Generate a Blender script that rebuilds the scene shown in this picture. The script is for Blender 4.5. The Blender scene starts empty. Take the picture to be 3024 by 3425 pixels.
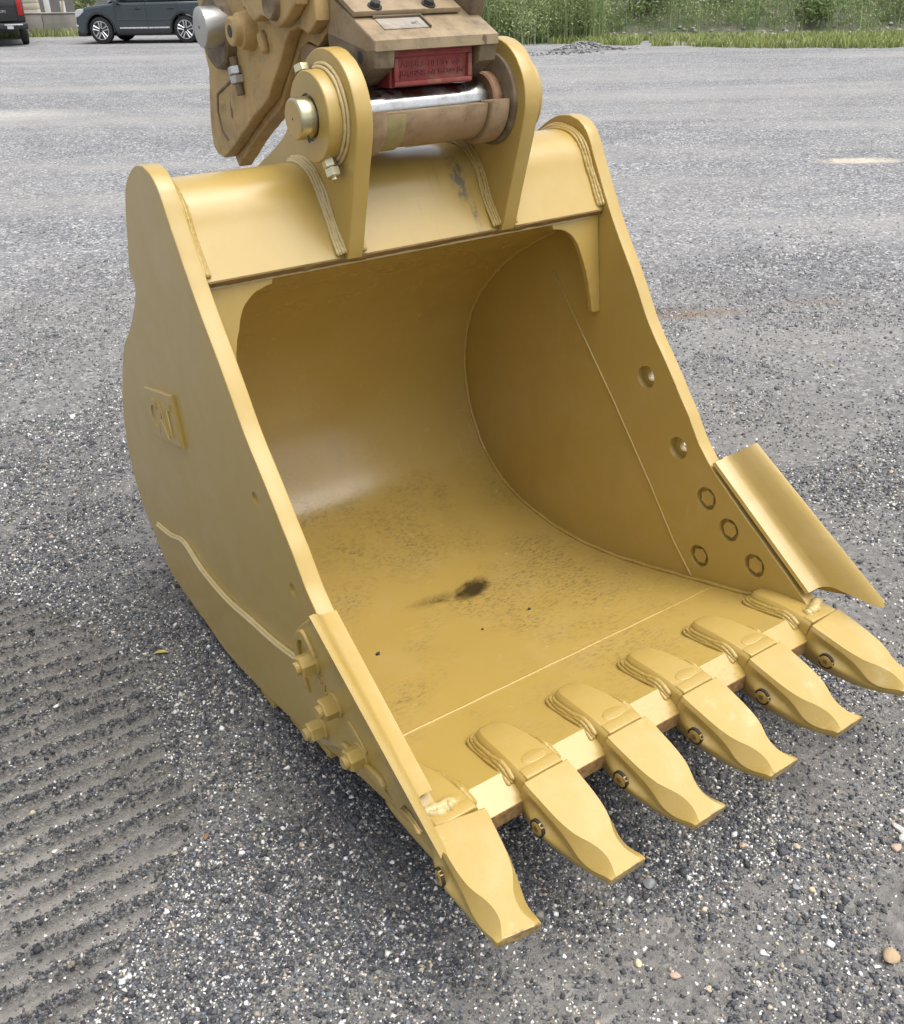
import bpy, bmesh, math, random
import numpy as np
from mathutils import Vector, Matrix
random.seed(7); rng = np.random.default_rng(11)
R = math.radians
scn = bpy.context.scene
COL = scn.collection

# ------------------------------------------------------------------ camera
cam_d = bpy.data.cameras.new('camera'); cam = bpy.data.objects.new('camera', cam_d); COL.objects.link(cam)
_r = Vector((0.8219729, -0.5692717, -0.0170363)); _u = Vector((0.3135820, 0.4274063, 0.8479329)); _f = Vector((0.4754228, 0.7023202, -0.5298297))
CAM = Vector((-1.343007, -2.100583, 1.785898))
m = Matrix.Identity(4)
for i in range(3):
    m[i][0] = _r[i]; m[i][1] = _u[i]; m[i][2] = -_f[i]; m[i][3] = CAM[i]
cam.matrix_world = m
cam_d.sensor_fit = 'HORIZONTAL'; cam_d.sensor_width = 36.0; cam_d.lens = 37.123; cam_d.shift_y = 0.04341
cam_d.clip_start = 0.05; cam_d.clip_end = 2000
scn.camera = cam

# ------------------------------------------------------------------ sky and sun (overcast day)
SUN_EL, SUN_AZ = 70.0, 145.0       # azimuth measured clockwise from +y: the bright part of the cloud, high on the right
world = bpy.data.worlds.new('World'); scn.world = world; world.use_nodes = True
wn, wl = world.node_tree.nodes, world.node_tree.links
bgn = wn['Background']
sky = wn.new('ShaderNodeTexSky'); sky.sky_type = 'NISHITA'; sky.sun_disc = False
sky.sun_elevation = R(SUN_EL); sky.sun_rotation = R(SUN_AZ)
sky.air_density = 1.0; sky.dust_density = 4.0; sky.ozone_density = 1.0
hs = wn.new('ShaderNodeHueSaturation'); hs.inputs['Saturation'].default_value = 0.30
wl.new(sky.outputs[0], hs.inputs['Color']); wl.new(hs.outputs[0], bgn.inputs['Color'])
bgn.inputs['Strength'].default_value = 0.15
sun_d = bpy.data.lights.new('sun', 'SUN'); sun_d.energy = 1.15; sun_d.angle = R(62); sun_d.color = (1.0, 0.965, 0.91)
sun = bpy.data.objects.new('sun', sun_d); COL.objects.link(sun)
_az, _el = R(SUN_AZ), R(SUN_EL)
sdir = Vector((math.sin(_az) * math.cos(_el), math.cos(_az) * math.cos(_el), math.sin(_el)))
sun.rotation_euler = sdir.to_track_quat('Z', 'Y').to_euler(); sun.location = sdir * 60
scn.view_settings.view_transform = 'Standard'; scn.view_settings.look = 'None'
scn.view_settings.gamma = 1.0; scn.view_settings.use_curve_mapping = False
scn.view_settings.exposure = 0.86
scn.render.engine = 'CYCLES'; scn.cycles.max_bounces = 4; scn.cycles.diffuse_bounces = 2; scn.cycles.glossy_bounces = 3; scn.cycles.use_adaptive_sampling = True; scn.cycles.adaptive_threshold = 0.02; scn.cycles.caustics_reflective = False; scn.cycles.caustics_refractive = False

# ------------------------------------------------------------------ helpers
def tag(o, label=None, cat=None, group=None, kind=None):
    if label: o['label'] = label
    if cat: o['category'] = cat
    if group: o['group'] = group
    if kind: o['kind'] = kind
    return o

def thing(name, loc, label, cat, group=None, rz=0.0):
    o = bpy.data.objects.new(name, None); COL.objects.link(o)
    o.empty_display_size = 0.1; o.location = loc; o.rotation_euler = (0, 0, rz)
    return tag(o, label, cat, group)

def link(name, me, mat, parent=None, world_coords=True):
    o = bpy.data.objects.new(name, me); COL.objects.link(o)
    if mat is not None and not me.materials: me.materials.append(mat)
    if parent is not None:
        o.parent = parent
        if world_coords:
            root = parent
            while root.parent: root = root.parent
            if parent.parent is None:
                o.matrix_parent_inverse = Matrix.Translation(-Vector(parent.location))
    return o

def finish(me, angle=35):
    me.validate(); 
    if angle is None: return me
    me.shade_smooth(); me.set_sharp_from_angle(angle=R(angle))
    return me

def mesh(verts, faces, angle=35):
    me = bpy.data.meshes.new('m'); me.from_pydata([tuple(v) for v in verts], [], faces); me.update()
    return finish(me, angle)

def catmull(pts, n=8, closed=False):
    P = np.array(pts, float); out = []
    N = len(P)
    rngi = range(N) if closed else range(N - 1)
    for i in rngi:
        if closed: p0, p1, p2, p3 = P[(i-1) % N], P[i], P[(i+1) % N], P[(i+2) % N]
        else: p0, p1, p2, p3 = P[max(i-1, 0)], P[i], P[i+1], P[min(i+2, N-1)]
        for k in range(n):
            t = k / n
            out.append(0.5*((2*p1)+(-p0+p2)*t+(2*p0-5*p1+4*p2-p3)*t*t+(-p0+3*p1-3*p2+p3)*t**3))
    if not closed: out.append(P[-1])
    return np.array(out)

def arc(c, r, a0, a1, n=16):
    return [(c[0]+r*math.cos(R(a0+(a1-a0)*i/n)), c[1]+r*math.sin(R(a0+(a1-a0)*i/n))) for i in range(n+1)]

def jag(pts, step=0.012, amp=0.0008, closed=True):
    """resample a polyline and roughen it like a flame-cut edge"""
    P = [np.array(p, float) for p in pts]; out = []
    n = len(P)
    for i in range(n if closed else n-1):
        a, b = P[i], P[(i+1) % n]; L = np.linalg.norm(b-a); k = max(1, int(L/step))
        d = (b-a)/max(L, 1e-9); nn = np.array([-d[1], d[0]])
        for j in range(k):
            out.append(a+(b-a)*j/k+nn*rng.normal(0, amp))
    return [tuple(p) for p in out]

def flat_faces(me, ax):
    for p in me.polygons:
        if abs(p.normal[ax]) > 0.9995: p.use_smooth = False

def extrude2d(outline, holes, depth, bevel=0.002, res=2, angle=30):
    """flat plate from a 2D outline (a,b), with holes, thickness along c, rounded rim; c runs 0..depth"""
    cu = bpy.data.curves.new('c', 'CURVE'); cu.dimensions = '2D'; cu.fill_mode = 'BOTH'
    for pl in [outline] + list(holes):
        sp = cu.splines.new('POLY'); sp.points.add(len(pl)-1); sp.use_cyclic_u = True
        for p, q in zip(sp.points, pl): p.co = (q[0], q[1], 0, 1)
    cu.extrude = max(depth/2-bevel, 1e-5); cu.bevel_depth = bevel; cu.bevel_resolution = res; cu.offset = -bevel
    ob = bpy.data.objects.new('tmp', cu); COL.objects.link(ob)
    dg = bpy.context.evaluated_depsgraph_get()
    me = bpy.data.meshes.new_from_object(ob.evaluated_get(dg), depsgraph=dg)
    bpy.data.objects.remove(ob); bpy.data.curves.remove(cu)
    bm = bmesh.new(); bm.from_mesh(me); bmesh.ops.remove_doubles(bm, verts=bm.verts, dist=1e-5)
    bmesh.ops.translate(bm, verts=bm.verts, vec=(0, 0, depth/2)); bmesh.ops.recalc_face_normals(bm, faces=bm.faces)
    bm.to_mesh(me); bm.free(); me.materials.clear()
    finish(me, angle); flat_faces(me, 2); return me

def remap(me, fn):
    n = len(me.vertices); co = np.empty(n*3); me.vertices.foreach_get('co', co); co = co.reshape(-1, 3)
    co = fn(co); me.vertices.foreach_set('co', np.ascontiguousarray(co).ravel()); me.update(); return me

def xplate(outline, holes, x0, x1, bevel=0.003, angle=30):
    me = extrude2d(outline, holes, abs(x1-x0), bevel, angle=angle); xm = min(x0, x1)
    return remap(me, lambda c: np.column_stack([c[:, 2]+xm, c[:, 0], c[:, 1]]))

def loft(rings, closed=True, caps=True, angle=35):
    n = len(rings[0]); V = [tuple(p) for r_ in rings for p in r_]; Fc = []
    for i in range(len(rings)-1):
        for j in range(n if closed else n-1):
            a, b = i*n+j, i*n+(j+1) % n
            Fc.append((a, b, b+n, a+n))
    if caps and closed:
        Fc.append(tuple(reversed(range(n)))); Fc.append(tuple(range((len(rings)-1)*n, len(rings)*n)))
    me = bpy.data.meshes.new('m'); me.from_pydata(V, [], Fc)
    bm = bmesh.new(); bm.from_mesh(me); bmesh.ops.recalc_face_normals(bm, faces=bm.faces); bm.to_mesh(me); bm.free()
    return finish(me, angle)

def lathe(profile, c, axis='x', seg=40, angle=30, phase=0.0):
    """profile [(along, radius)] about an axis through the 2D point c (the other two coordinates)"""
    rings = []
    for a, r_ in profile:
        ring = []
        for k in range(seg):
            t = 2*math.pi*k/seg+phase; p, q = r_*math.cos(t), r_*math.sin(t)
            ring.append({'x': (a, c[0]+p, c[1]+q), 'y': (c[0]+p, a, c[1]+q), 'z': (c[0]+p, c[1]+q, a)}[axis])
        rings.append(ring)
    return loft(rings, True, True, angle)

def ring_lathe(profile, c, seg=28, angle=40):
    n = len(profile); V = []; Fc = []
    for k in range(seg):
        t = 2*math.pi*k/seg
        for a, r_ in profile: V.append((a, c[0]+r_*math.cos(t), c[1]+r_*math.sin(t)))
    for k in range(seg):
        for j in range(n): Fc.append((k*n+j, k*n+(j+1) % n, ((k+1) % seg)*n+(j+1) % n, ((k+1) % seg)*n+j))
    me = bpy.data.meshes.new('m'); me.from_pydata(V, [], Fc)
    bm = bmesh.new(); bm.from_mesh(me); bmesh.ops.recalc_face_normals(bm, faces=bm.faces); bm.to_mesh(me); bm.free()
    return finish(me, angle)

def cut(me, cutters):
    """subtract closed meshes from a mesh"""
    a = bpy.data.objects.new('a', me); b = bpy.data.objects.new('b', join(cutters)); COL.objects.link(a); COL.objects.link(b)
    md = a.modifiers.new('b', 'BOOLEAN'); md.operation = 'DIFFERENCE'; md.solver = 'EXACT'; md.object = b
    dg = bpy.context.evaluated_depsgraph_get(); out = bpy.data.meshes.new_from_object(a.evaluated_get(dg), depsgraph=dg)
    bpy.data.objects.remove(a); bpy.data.objects.remove(b); out.materials.clear(); finish(out, 30); flat_faces(out, 0); return out

def frame_path(path):
    P = [Vector(p) for p in path]; T = []
    for i in range(len(P)):
        T.append((P[min(i+1, len(P)-1)]-P[max(i-1, 0)]).normalized())
    return P, T

def tube(path, r, seg=8, ripple=0.0, pitch=0.008, angle=None, caps=True):
    """round bar along a path; ripple gives the scales of a weld bead"""
    P, T = frame_path(path); rings = []; acc = 0.0
    up = Vector((0.31, 0.17, 0.93)); ph0 = random.uniform(0, 6.28); k1 = random.uniform(28, 60)
    for i, (p, t) in enumerate(zip(P, T)):
        if i: acc += (P[i]-P[i-1]).length
        u = up-t*up.dot(t); u.normalize(); v = t.cross(u)
        rr = r*(1+ripple*(abs(math.sin(math.pi*acc/pitch))-0.5)+ripple*0.6*random.uniform(-1, 1))
        if ripple > 0.1: p = p+u*r*ripple*1.1*math.sin(acc*k1+ph0)+v*r*ripple*(0.9*math.sin(acc*k1*1.7+2*ph0)+random.uniform(-0.4, 0.4))
        if i in (0, len(P)-1): rr *= 0.55
        rings.append([tuple(p+u*rr*math.cos(2*math.pi*k/seg)+v*rr*math.sin(2*math.pi*k/seg)) for k in range(seg)])
    return loft(rings, True, caps, 80 if angle is None else angle)

def resample(path, step):
    P = [np.array(p, float) for p in path]; out = [P[0]]
    for a, b in zip(P[:-1], P[1:]):
        L = np.linalg.norm(b-a); k = max(1, int(round(L/step)))
        for j in range(1, k+1): out.append(a+(b-a)*j/k)
    return out

def bead(path, r=0.006, step=0.004, ripple=0.22, pitch=0.012, seg=7):
    return tube(resample(path, step), r, seg, ripple, pitch)

def join(meshes, angle=None):
    bm = bmesh.new()
    for me in meshes:
        bm.from_mesh(me); bpy.data.meshes.remove(me)
    me = bpy.data.meshes.new('m'); bm.to_mesh(me); bm.free()
    if angle: finish(me, angle)
    return me

def box_me(x0, x1, y0, y1, z0, z1, bevel=0.0, seg=2):
    bm = bmesh.new(); bmesh.ops.create_cube(bm, size=1)
    for v in bm.verts: v.co = (x0+(v.co.x+.5)*(x1-x0), y0+(v.co.y+.5)*(y1-y0), z0+(v.co.z+.5)*(z1-z0))
    if bevel: bmesh.ops.bevel(bm, geom=bm.edges[:], offset=bevel, segments=seg, affect='EDGES', profile=0.5)
    me = bpy.data.meshes.new('m'); bm.to_mesh(me); bm.free(); return finish(me, 35)

def xform(me, M):
    me.transform(M); me.update(); return me

def hexnut(c, axis, r, length, phase=0.0, cham=0.12):
    """hexagonal head from point c along unit vector axis"""
    a = Vector(axis).normalized(); u = a.orthogonal().normalized(); v = a.cross(u); rings = []
    for t, s in ((0, 1.0), (length*(1-cham), 1.0), (length, 1-cham)):
        rings.append([tuple(Vector(c)+a*t+u*r*s*math.cos(k*math.pi/3+phase)+v*r*s*math.sin(k*math.pi/3+phase)) for k in range(6)])
    return loft(rings, True, True, 20)

def cyl_between(p0, p1, r, seg=20, cham=0.0, r1=None):
    p0, p1 = Vector(p0), Vector(p1); a = (p1-p0).normalized(); L = (p1-p0).length; u = a.orthogonal().normalized(); v = a.cross(u)
    r1 = r if r1 is None else r1
    prof = [(0, r), (L, r1)] if not cham else [(0, r-cham), (cham, r), (L-cham, r1), (L, r1-cham)]
    return loft([[tuple(p0+a*t+u*q*math.cos(2*math.pi*k/seg)+v*q*math.sin(2*math.pi*k/seg)) for k in range(seg)] for t, q in prof], True, True, 35)

def circle(c, r, n=24): return [(c[0]+r*math.cos(2*math.pi*k/n), c[1]+r*math.sin(2*math.pi*k/n)) for k in range(n)]

# ---- numpy value noise
_lat = np.random.default_rng(5).random((256, 256))
def vnoise(x, y, f):
    x = x*f+1000.3; y = y*f+1000.7; xi = np.floor(x).astype(int); yi = np.floor(y).astype(int); fx = x-xi; fy = y-yi
    fx = fx*fx*(3-2*fx); fy = fy*fy*(3-2*fy); g = lambda a, b: _lat[a % 256, b % 256]
    return (g(xi, yi)*(1-fx)+g(xi+1, yi)*fx)*(1-fy)+(g(xi, yi+1)*(1-fx)+g(xi+1, yi+1)*fx)*fy
def fbm(x, y, f, o=4):
    s = 0; a = 0.5; t = 0
    for k in range(o): s = s+a*vnoise(x+k*17.1, y-k*9.7, f); t += a; a *= 0.5; f *= 2.03
    return s/t
def sstep(a, b, x): t = np.clip((x-a)/(b-a), 0, 1); return t*t*(3-2*t)

# ------------------------------------------------------------------ materials
class NT:
    def __init__(s, name):
        s.m = bpy.data.materials.new(name); s.m.use_nodes = True; s.t = s.m.node_tree; s.n = s.t.nodes; s.b = s.n['Principled BSDF']
        s.tc = s.n.new('ShaderNodeTexCoord'); s.co = s.tc.outputs['Object']
    def L(s, a, b): s.t.links.new(a, b)
    def noise(s, scale, detail=4, rough=0.55, co=None, dist=0.0):
        n = s.n.new('ShaderNodeTexNoise'); n.inputs['Scale'].default_value = scale; n.inputs['Detail'].default_value = detail
        n.inputs['Roughness'].default_value = rough; n.inputs['Distortion'].default_value = dist; s.L(co or s.co, n.inputs['Vector']); return n.outputs['Fac']
    def vor(s, scale, feat='F1', out='Distance', co=None):
        n = s.n.new('ShaderNodeTexVoronoi'); n.feature = feat; n.inputs['Scale'].default_value = scale; s.L(co or s.co, n.inputs['Vector']); return n.outputs[out]
    def ramp(s, fac, stops):
        r_ = s.n.new('ShaderNodeValToRGB'); e = r_.color_ramp.elements
        while len(e) < len(stops): e.new(0.5)
        for k, (p, c) in enumerate(stops): e[k].position = p; e[k].color = (c, c, c, 1) if not hasattr(c, '__len__') else (*c[:3], 1)
        s.L(fac, r_.inputs[0]); return r_.outputs[0]
    def mix(s, fac, a, b, mode='MIX'):
        n = s.n.new('ShaderNodeMix'); n.data_type = 'RGBA'; n.blend_type = mode
        for sock, v in ((n.inputs[0], fac), (n.inputs[6], a), (n.inputs[7], b)):
            if hasattr(v, 'default_value') or hasattr(v, 'is_linked'): s.L(v, sock)
            else: sock.default_value = v if not hasattr(v, '__len__') else (*v[:3], 1)
        return n.outputs[2]
    def math(s, op, a, b=0.0, clamp=False):
        n = s.n.new('ShaderNodeMath'); n.operation = op; n.use_clamp = clamp
        for sock, v in ((n.inputs[0], a), (n.inputs[1], b)):
            if hasattr(v, 'is_linked'): s.L(v, sock)
            else: sock.default_value = v
        return n.outputs[0]
    def mapping(s, loc=(0, 0, 0), rot=(0, 0, 0), scale=(1, 1, 1), co=None):
        n = s.n.new('ShaderNodeMapping'); n.inputs['Location'].default_value = loc; n.inputs['Rotation'].default_value = rot; n.inputs['Scale'].default_value = scale
        s.L(co or s.co, n.inputs['Vector']); return n.outputs[0]
    def blob(s, c, radii, rot=(0, 0, 0)):
        """1 at the centre of an ellipsoid, 0 outside"""
        mp = s.n.new('ShaderNodeMapping'); mp.vector_type = 'TEXTURE'; mp.inputs['Location'].default_value = c; mp.inputs['Rotation'].default_value = rot; mp.inputs['Scale'].default_value = radii
        s.L(s.co, mp.inputs['Vector']); g = s.n.new('ShaderNodeTexGradient'); g.gradient_type = 'SPHERICAL'; s.L(mp.outputs[0], g.inputs[0]); return g.outputs['Fac']
    def bump(s, h, strength=0.3, dist=0.002, prev=None):
        n = s.n.new('ShaderNodeBump'); n.inputs['Strength'].default_value = strength; n.inputs['Distance'].default_value = dist
        s.L(h, n.inputs['Height'])
        if prev is not None: s.L(prev, n.inputs['Normal'])
        return n.outputs[0]
    def attr(s, name):
        n = s.n.new('ShaderNodeAttribute'); n.attribute_name = name; return n
    def set(s, color=None, rough=None, metal=None, normal=None, coat=None, coat_r=None, spec=None):
        for k, v in (('Base Color', color), ('Roughness', rough), ('Metallic', metal), ('Normal', normal), ('Coat Weight', coat), ('Coat Roughness', coat_r), ('Specular IOR Level', spec)):
            if v is None: continue
            if hasattr(v, 'is_linked'): s.L(v, s.b.inputs[k])
            else: s.b.inputs[k].default_value = (*v[:3], 1) if hasattr(v, '__len__') else v
        return s.m

def plain(name, col, rough=0.5, metal=0.0, var=0.12, scale=20, bumps=0.0, coat=0.0):
    s = NT(name); f = s.noise(scale, 5)
    c = s.mix(f, tuple(x*(1-var) for x in col), tuple(min(1, x*(1+var)) for x in col))
    nrm = s.bump(s.noise(scale*6, 4), bumps, 0.003) if bumps else None
    return s.set(c, rough, metal, nrm, coat=coat, coat_r=0.1)

YEL = (0.425, 0.294, 0.078)
def paint(name, rough=(0.30, 0.42), lumpy=0.0, scuff=0.0, stain=False, dust=0.25, gain=1.0, dcol=(0.54, 0.43, 0.24), base=None, tip=False, drip=False):
    s = NT(name)
    big = s.noise(2.3, 4); YEL = base or globals()['YEL']
    c = s.mix(big, tuple(v*0.94*gain for v in YEL), tuple(v*1.05*gain for v in YEL))
    # thin pale dust lying in soft patches
    d = s.ramp(s.noise(5.5, 6, 0.65, dist=0.6), [(0.48, 0.0), (0.80, dust)])
    c = s.mix(d, c, dcol)
    sp = s.ramp(s.vor(95), [(0.0, 1.0), (0.055, 0.0)]); sel = s.ramp(s.noise(7, 3), [(0.55, 0.0), (0.66, 1.0)])
    c = s.mix(s.math('MULTIPLY', s.math('MULTIPLY', sp, sel), 0.55), c, (0.16, 0.10, 0.035))
    oi = s.n.new('ShaderNodeObjectInfo'); c = s.mix(s.math('MULTIPLY', oi.outputs['Random'], 0.10), c, (0.30, 0.20, 0.04))
    # hair scratches in two directions, bright on the paint
    for k, rt in enumerate((R(22), R(-51))):
        mpn = s.mapping((k*3.1, 0.7, 1.3), (rt, rt*0.6, rt), (3.0, 120.0, 3.0)); sc = s.ramp(s.noise(1.0, 2, 0.5, co=mpn), [(0.745, 0.0), (0.765, 1.0)])
        c = s.mix(s.math('MULTIPLY', s.math('MULTIPLY', sc, s.ramp(s.noise(2.1, 3, co=s.mapping((k, 4, 2))), [(0.52, 0.0), (0.66, 1.0)])), 0.30), c, (0.62, 0.52, 0.30))
    # faint grey handling smears
    c = s.mix(s.ramp(s.noise(4.2, 6, 0.7, co=s.mapping((9, 2, 5), scale=(1, 1, 0.35))), [(0.56, 0.0), (0.78, 0.32)]), c, (0.25, 0.20, 0.10))
    rg = s.ramp(s.noise(9, 5, 0.6), [(0.3, rough[0]), (0.75, rough[1])])
    if scuff:
        mk = s.noise(3.6, 5, 0.6); fl = s.noise(95, 7, 0.8, co=s.mapping(scale=(0.55, 1, 1)))
        mm = s.math('MULTIPLY', s.ramp(mk, [(0.47, 0.0), (0.62, 1.0)]), s.ramp(fl, [(0.48, 0.0), (0.62, 1.0)]))
        # scuffing collects on the floor, where material is dragged
        sep = s.n.new('ShaderNodeSeparateXYZ'); s.L(s.co, sep.inputs[0])
        low = s.ramp(s.math('MULTIPLY', sep.outputs[2], 1.0), [(0.14, 1.0), (0.40, 0.10)])
        mm = s.math('MULTIPLY', s.math('MULTIPLY', mm, low), scuff)
        c = s.mix(mm, c, (0.150, 0.118, 0.055))
    if stain:
        w = s.noise(26, 8, 0.85, dist=0.8)
        core = s.math('MULTIPLY', s.blob((0.120, -0.052, 0.066), (0.105, 0.060, 0.3), (0, 0, R(20))), 2.0)
        tail = s.math('MULTIPLY', s.blob((0.01, -0.036, 0.066), (0.19, 0.050, 0.3), (0, 0, R(-8))), 0.75)
        st = s.math('MULTIPLY', s.math('MAXIMUM', core, tail), s.ramp(w, [(0.30, 0.0), (0.72, 1.5)]))
        spl = s.math('MULTIPLY', s.ramp(s.vor(150), [(0.10, 1.0), (0.24, 0.0)]), s.ramp(s.math('ADD', s.blob((0.11, -0.05, 0.066), (0.30, 0.17, 0.4), (0, 0, R(10))), s.math('MULTIPLY', s.math('SUBTRACT', s.noise(30, 4, 0.8), 0.5), 0.9)), [(0.34, 0.0), (0.60, 0.8)]))
        st = s.math('MINIMUM', s.math('MAXIMUM', s.ramp(st, [(0.12, 0.0), (0.85, 1.0)]), spl), 0.92, True)
        c = s.mix(st, c, (0.014, 0.011, 0.008))
        rg = s.mix(st, rg, (0.3, 0.3, 0.3))
    if tip:      # worn brown point, rubbed through the paint
        sp_ = s.n.new('ShaderNodeSeparateXYZ'); s.L(s.co, sp_.inputs[0]); tw = s.math('MULTIPLY', s.math('SUBTRACT', s.math('MULTIPLY', sp_.outputs[1], -1.0), 0.243), 34.0, True)
        oi2 = s.n.new('ShaderNodeObjectInfo'); nz_ = s.n.new('ShaderNodeTexNoise'); nz_.noise_dimensions = '4D'; nz_.inputs['Scale'].default_value = 42; nz_.inputs['Detail'].default_value = 6; nz_.inputs['Roughness'].default_value = 0.75; s.L(s.co, nz_.inputs['Vector']); s.L(s.math('MULTIPLY', oi2.outputs['Random'], 30.0), nz_.inputs['W'])
        wv = s.ramp(s.math('MULTIPLY', tw, s.math('ADD', nz_.outputs['Fac'], 0.12)), [(0.52, 0.0), (0.68, 0.8)]); c = s.mix(wv, c, (0.115, 0.060, 0.030))
        # rubbed grey patch, different on every tooth
        nz2 = s.n.new('ShaderNodeTexNoise'); nz2.noise_dimensions = '4D'; nz2.inputs['Scale'].default_value = 13; nz2.inputs['Detail'].default_value = 7; nz2.inputs['Roughness'].default_value = 0.7; s.L(s.co, nz2.inputs['Vector']); s.L(s.math('MULTIPLY', oi2.outputs['Random'], 70.0), nz2.inputs['W'])
        c = s.mix(s.ramp(nz2.outputs['Fac'], [(0.60, 0.0), (0.74, 0.45)]), c, (0.30, 0.22, 0.10))
        c = s.mix(s.ramp(nz2.outputs['Fac'], [(0.28, 0.45), (0.42, 0.0)]), c, (0.60, 0.50, 0.28))
    if drip:     # dark smear where grease ran down the beam
        wd_ = s.ramp(s.noise(60, 5, 0.7, co=s.mapping(scale=(1, 1, 0.12))), [(0.42, 0.0), (0.6, 1.0)])
        dm = s.math('MULTIPLY', s.math('MAXIMUM', s.math('MULTIPLY', s.blob((0.150, 0.05, 1.315), (0.030, 0.2, 0.075)), 2.2), s.math('MULTIPLY', s.blob((0.172, 0.0, 1.245), (0.013, 0.2, 0.09)), 1.6)), wd_, True)
        c = s.mix(s.math('MULTIPLY', dm, 0.8), c, (0.10, 0.098, 0.10))
        st2 = s.math('MULTIPLY', s.ramp(s.noise(26, 4, 0.6, co=s.mapping((2, 0, 0), scale=(1, 0.3, 0.06))), [(0.58, 0.0), (0.72, 0.35)]), s.blob((0.02, 0.0, 1.25), (0.30, 0.4, 0.22))); c = s.mix(st2, c, (0.17, 0.125, 0.06))
    nb = s.bump(s.noise(160, 3), 0.07, 0.001); nb = s.bump(s.noise(14, 3), 0.05, 0.004, nb)
    if lumpy: nb = s.bump(s.noise(150, 5, 0.7), lumpy, 0.006, nb)
    return s.set(c, rg, 0.0, nb, coat=0.40, coat_r=0.22)

M_paint = paint('yellow_paint')
M_shell = paint('yellow_paint_shell', (0.20, 0.30), scuff=0.80, stain=True, dust=0.18)
M_tooth = paint('yellow_paint_cast', (0.36, 0.50), dust=0.45, lumpy=0.10)
M_point = paint('yellow_paint_tooth', (0.36, 0.50), dust=0.45, lumpy=0.20, tip=True)
M_beam = paint('yellow_paint_beam', dust=0.25, drip=True)
M_weld2 = paint('yellow_paint_weld_gold', (0.32, 0.44), dust=0.35, lumpy=0.45)
M_weld = paint('yellow_paint_weld', (0.34, 0.44), dust=0.95, lumpy=0.40, dcol=(0.66, 0.57, 0.38), base=(0.52, 0.40, 0.17))
def edge_mat():
    s = NT('raw_cut_edge'); c = s.mix(s.ramp(s.noise(60, 6, 0.7), [(0.4, 0.0), (0.7, 1.0)]), (0.30, 0.18, 0.06), (0.10, 0.055, 0.03)); return s.set(c, 0.7, 0.0, s.bump(s.noise(120, 4), 0.5, 0.002))
M_edge = edge_mat()
def old_paint(name='worn_paint', base=(0.49, 0.335, 0.135), dirt=0.62):
    s = NT(name); a = s.noise(6, 7, 0.7, dist=0.8); b = s.noise(45, 6, 0.7)
    c = s.mix(s.noise(3, 3), tuple(v*0.85 for v in base), tuple(v*1.12 for v in base))
    c = s.mix(s.ramp(a, [(0.42, 0.0), (0.72, dirt)]), c, (0.235, 0.160, 0.085))
    c = s.mix(s.ramp(s.noise(11, 6, 0.75, co=s.mapping((3, 1, 2))), [(0.58-0.1*dirt, 0.0), (0.76, 0.9*dirt)]), c, (0.035, 0.028, 0.024))
    chips = s.ramp(s.noise(30, 3, 0.5, co=s.mapping((1, 7, 3), scale=(1, 1, 0.45))), [(0.70, 0.0), (0.73, 0.8)])
    c = s.mix(chips, c, (0.075, 0.045, 0.03))
    dst = s.ramp(s.noise(18, 5), [(0.5, 0.0), (0.9, 0.6)]); c = s.mix(dst, c, (0.44, 0.35, 0.22))
    return s.set(c, s.ramp(b, [(0.3, 0.5), (0.7, 0.8)]), 0.0, s.bump(b, 0.25, 0.003))
M_old = old_paint()
M_older = old_paint('worn_greasy_paint', (0.140, 0.108, 0.066), 1.0)
M_slab = old_paint('dusty_brown_paint', (0.31, 0.235, 0.140), 0.8)
M_hook = old_paint('dusty_brown_steel', (0.31, 0.215, 0.125), 0.75)
def steel(name, col=(0.62, 0.62, 0.60), rough=0.2, dirt=0.4):
    s = NT(name); g = s.ramp(s.noise(13, 6, 0.7), [(0.50, 0.0), (0.75, dirt)])
    c = s.mix(g, col, (0.20, 0.17, 0.13)); rg = s.ramp(s.noise(30, 4), [(0.3, rough), (0.8, rough+0.2)])
    mt = s.math('SUBTRACT', 1.0, g); return s.set(c, rg, mt, s.bump(s.noise(90, 3, co=s.mapping(scale=(0.15, 1, 1))), 0.08, 0.001))
M_chrome = steel('chrome_pin', (0.46, 0.46, 0.45), 0.10, 0.6)
M_steel = steel('bare_steel', (0.50, 0.50, 0.48), 0.33, 0.35)
M_pin = steel('plated_pin', (0.50, 0.46, 0.30), 0.24, 0.15)
M_zinc = steel('plated_nut', (0.60, 0.56, 0.38), 0.32, 0.1)
M_red = old_paint('red_paint', (0.24, 0.030, 0.032), 0.45)
M_black = plain('black_rubber', (0.018, 0.018, 0.019), 0.7, var=0.3, scale=30, bumps=0.2)
M_boltblk = plain('black_bolt', (0.03, 0.03, 0.03), 0.5, var=0.4, scale=60)
M_decal = old_paint('worn_label', (0.36, 0.34, 0.30), 0.9)

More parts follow.
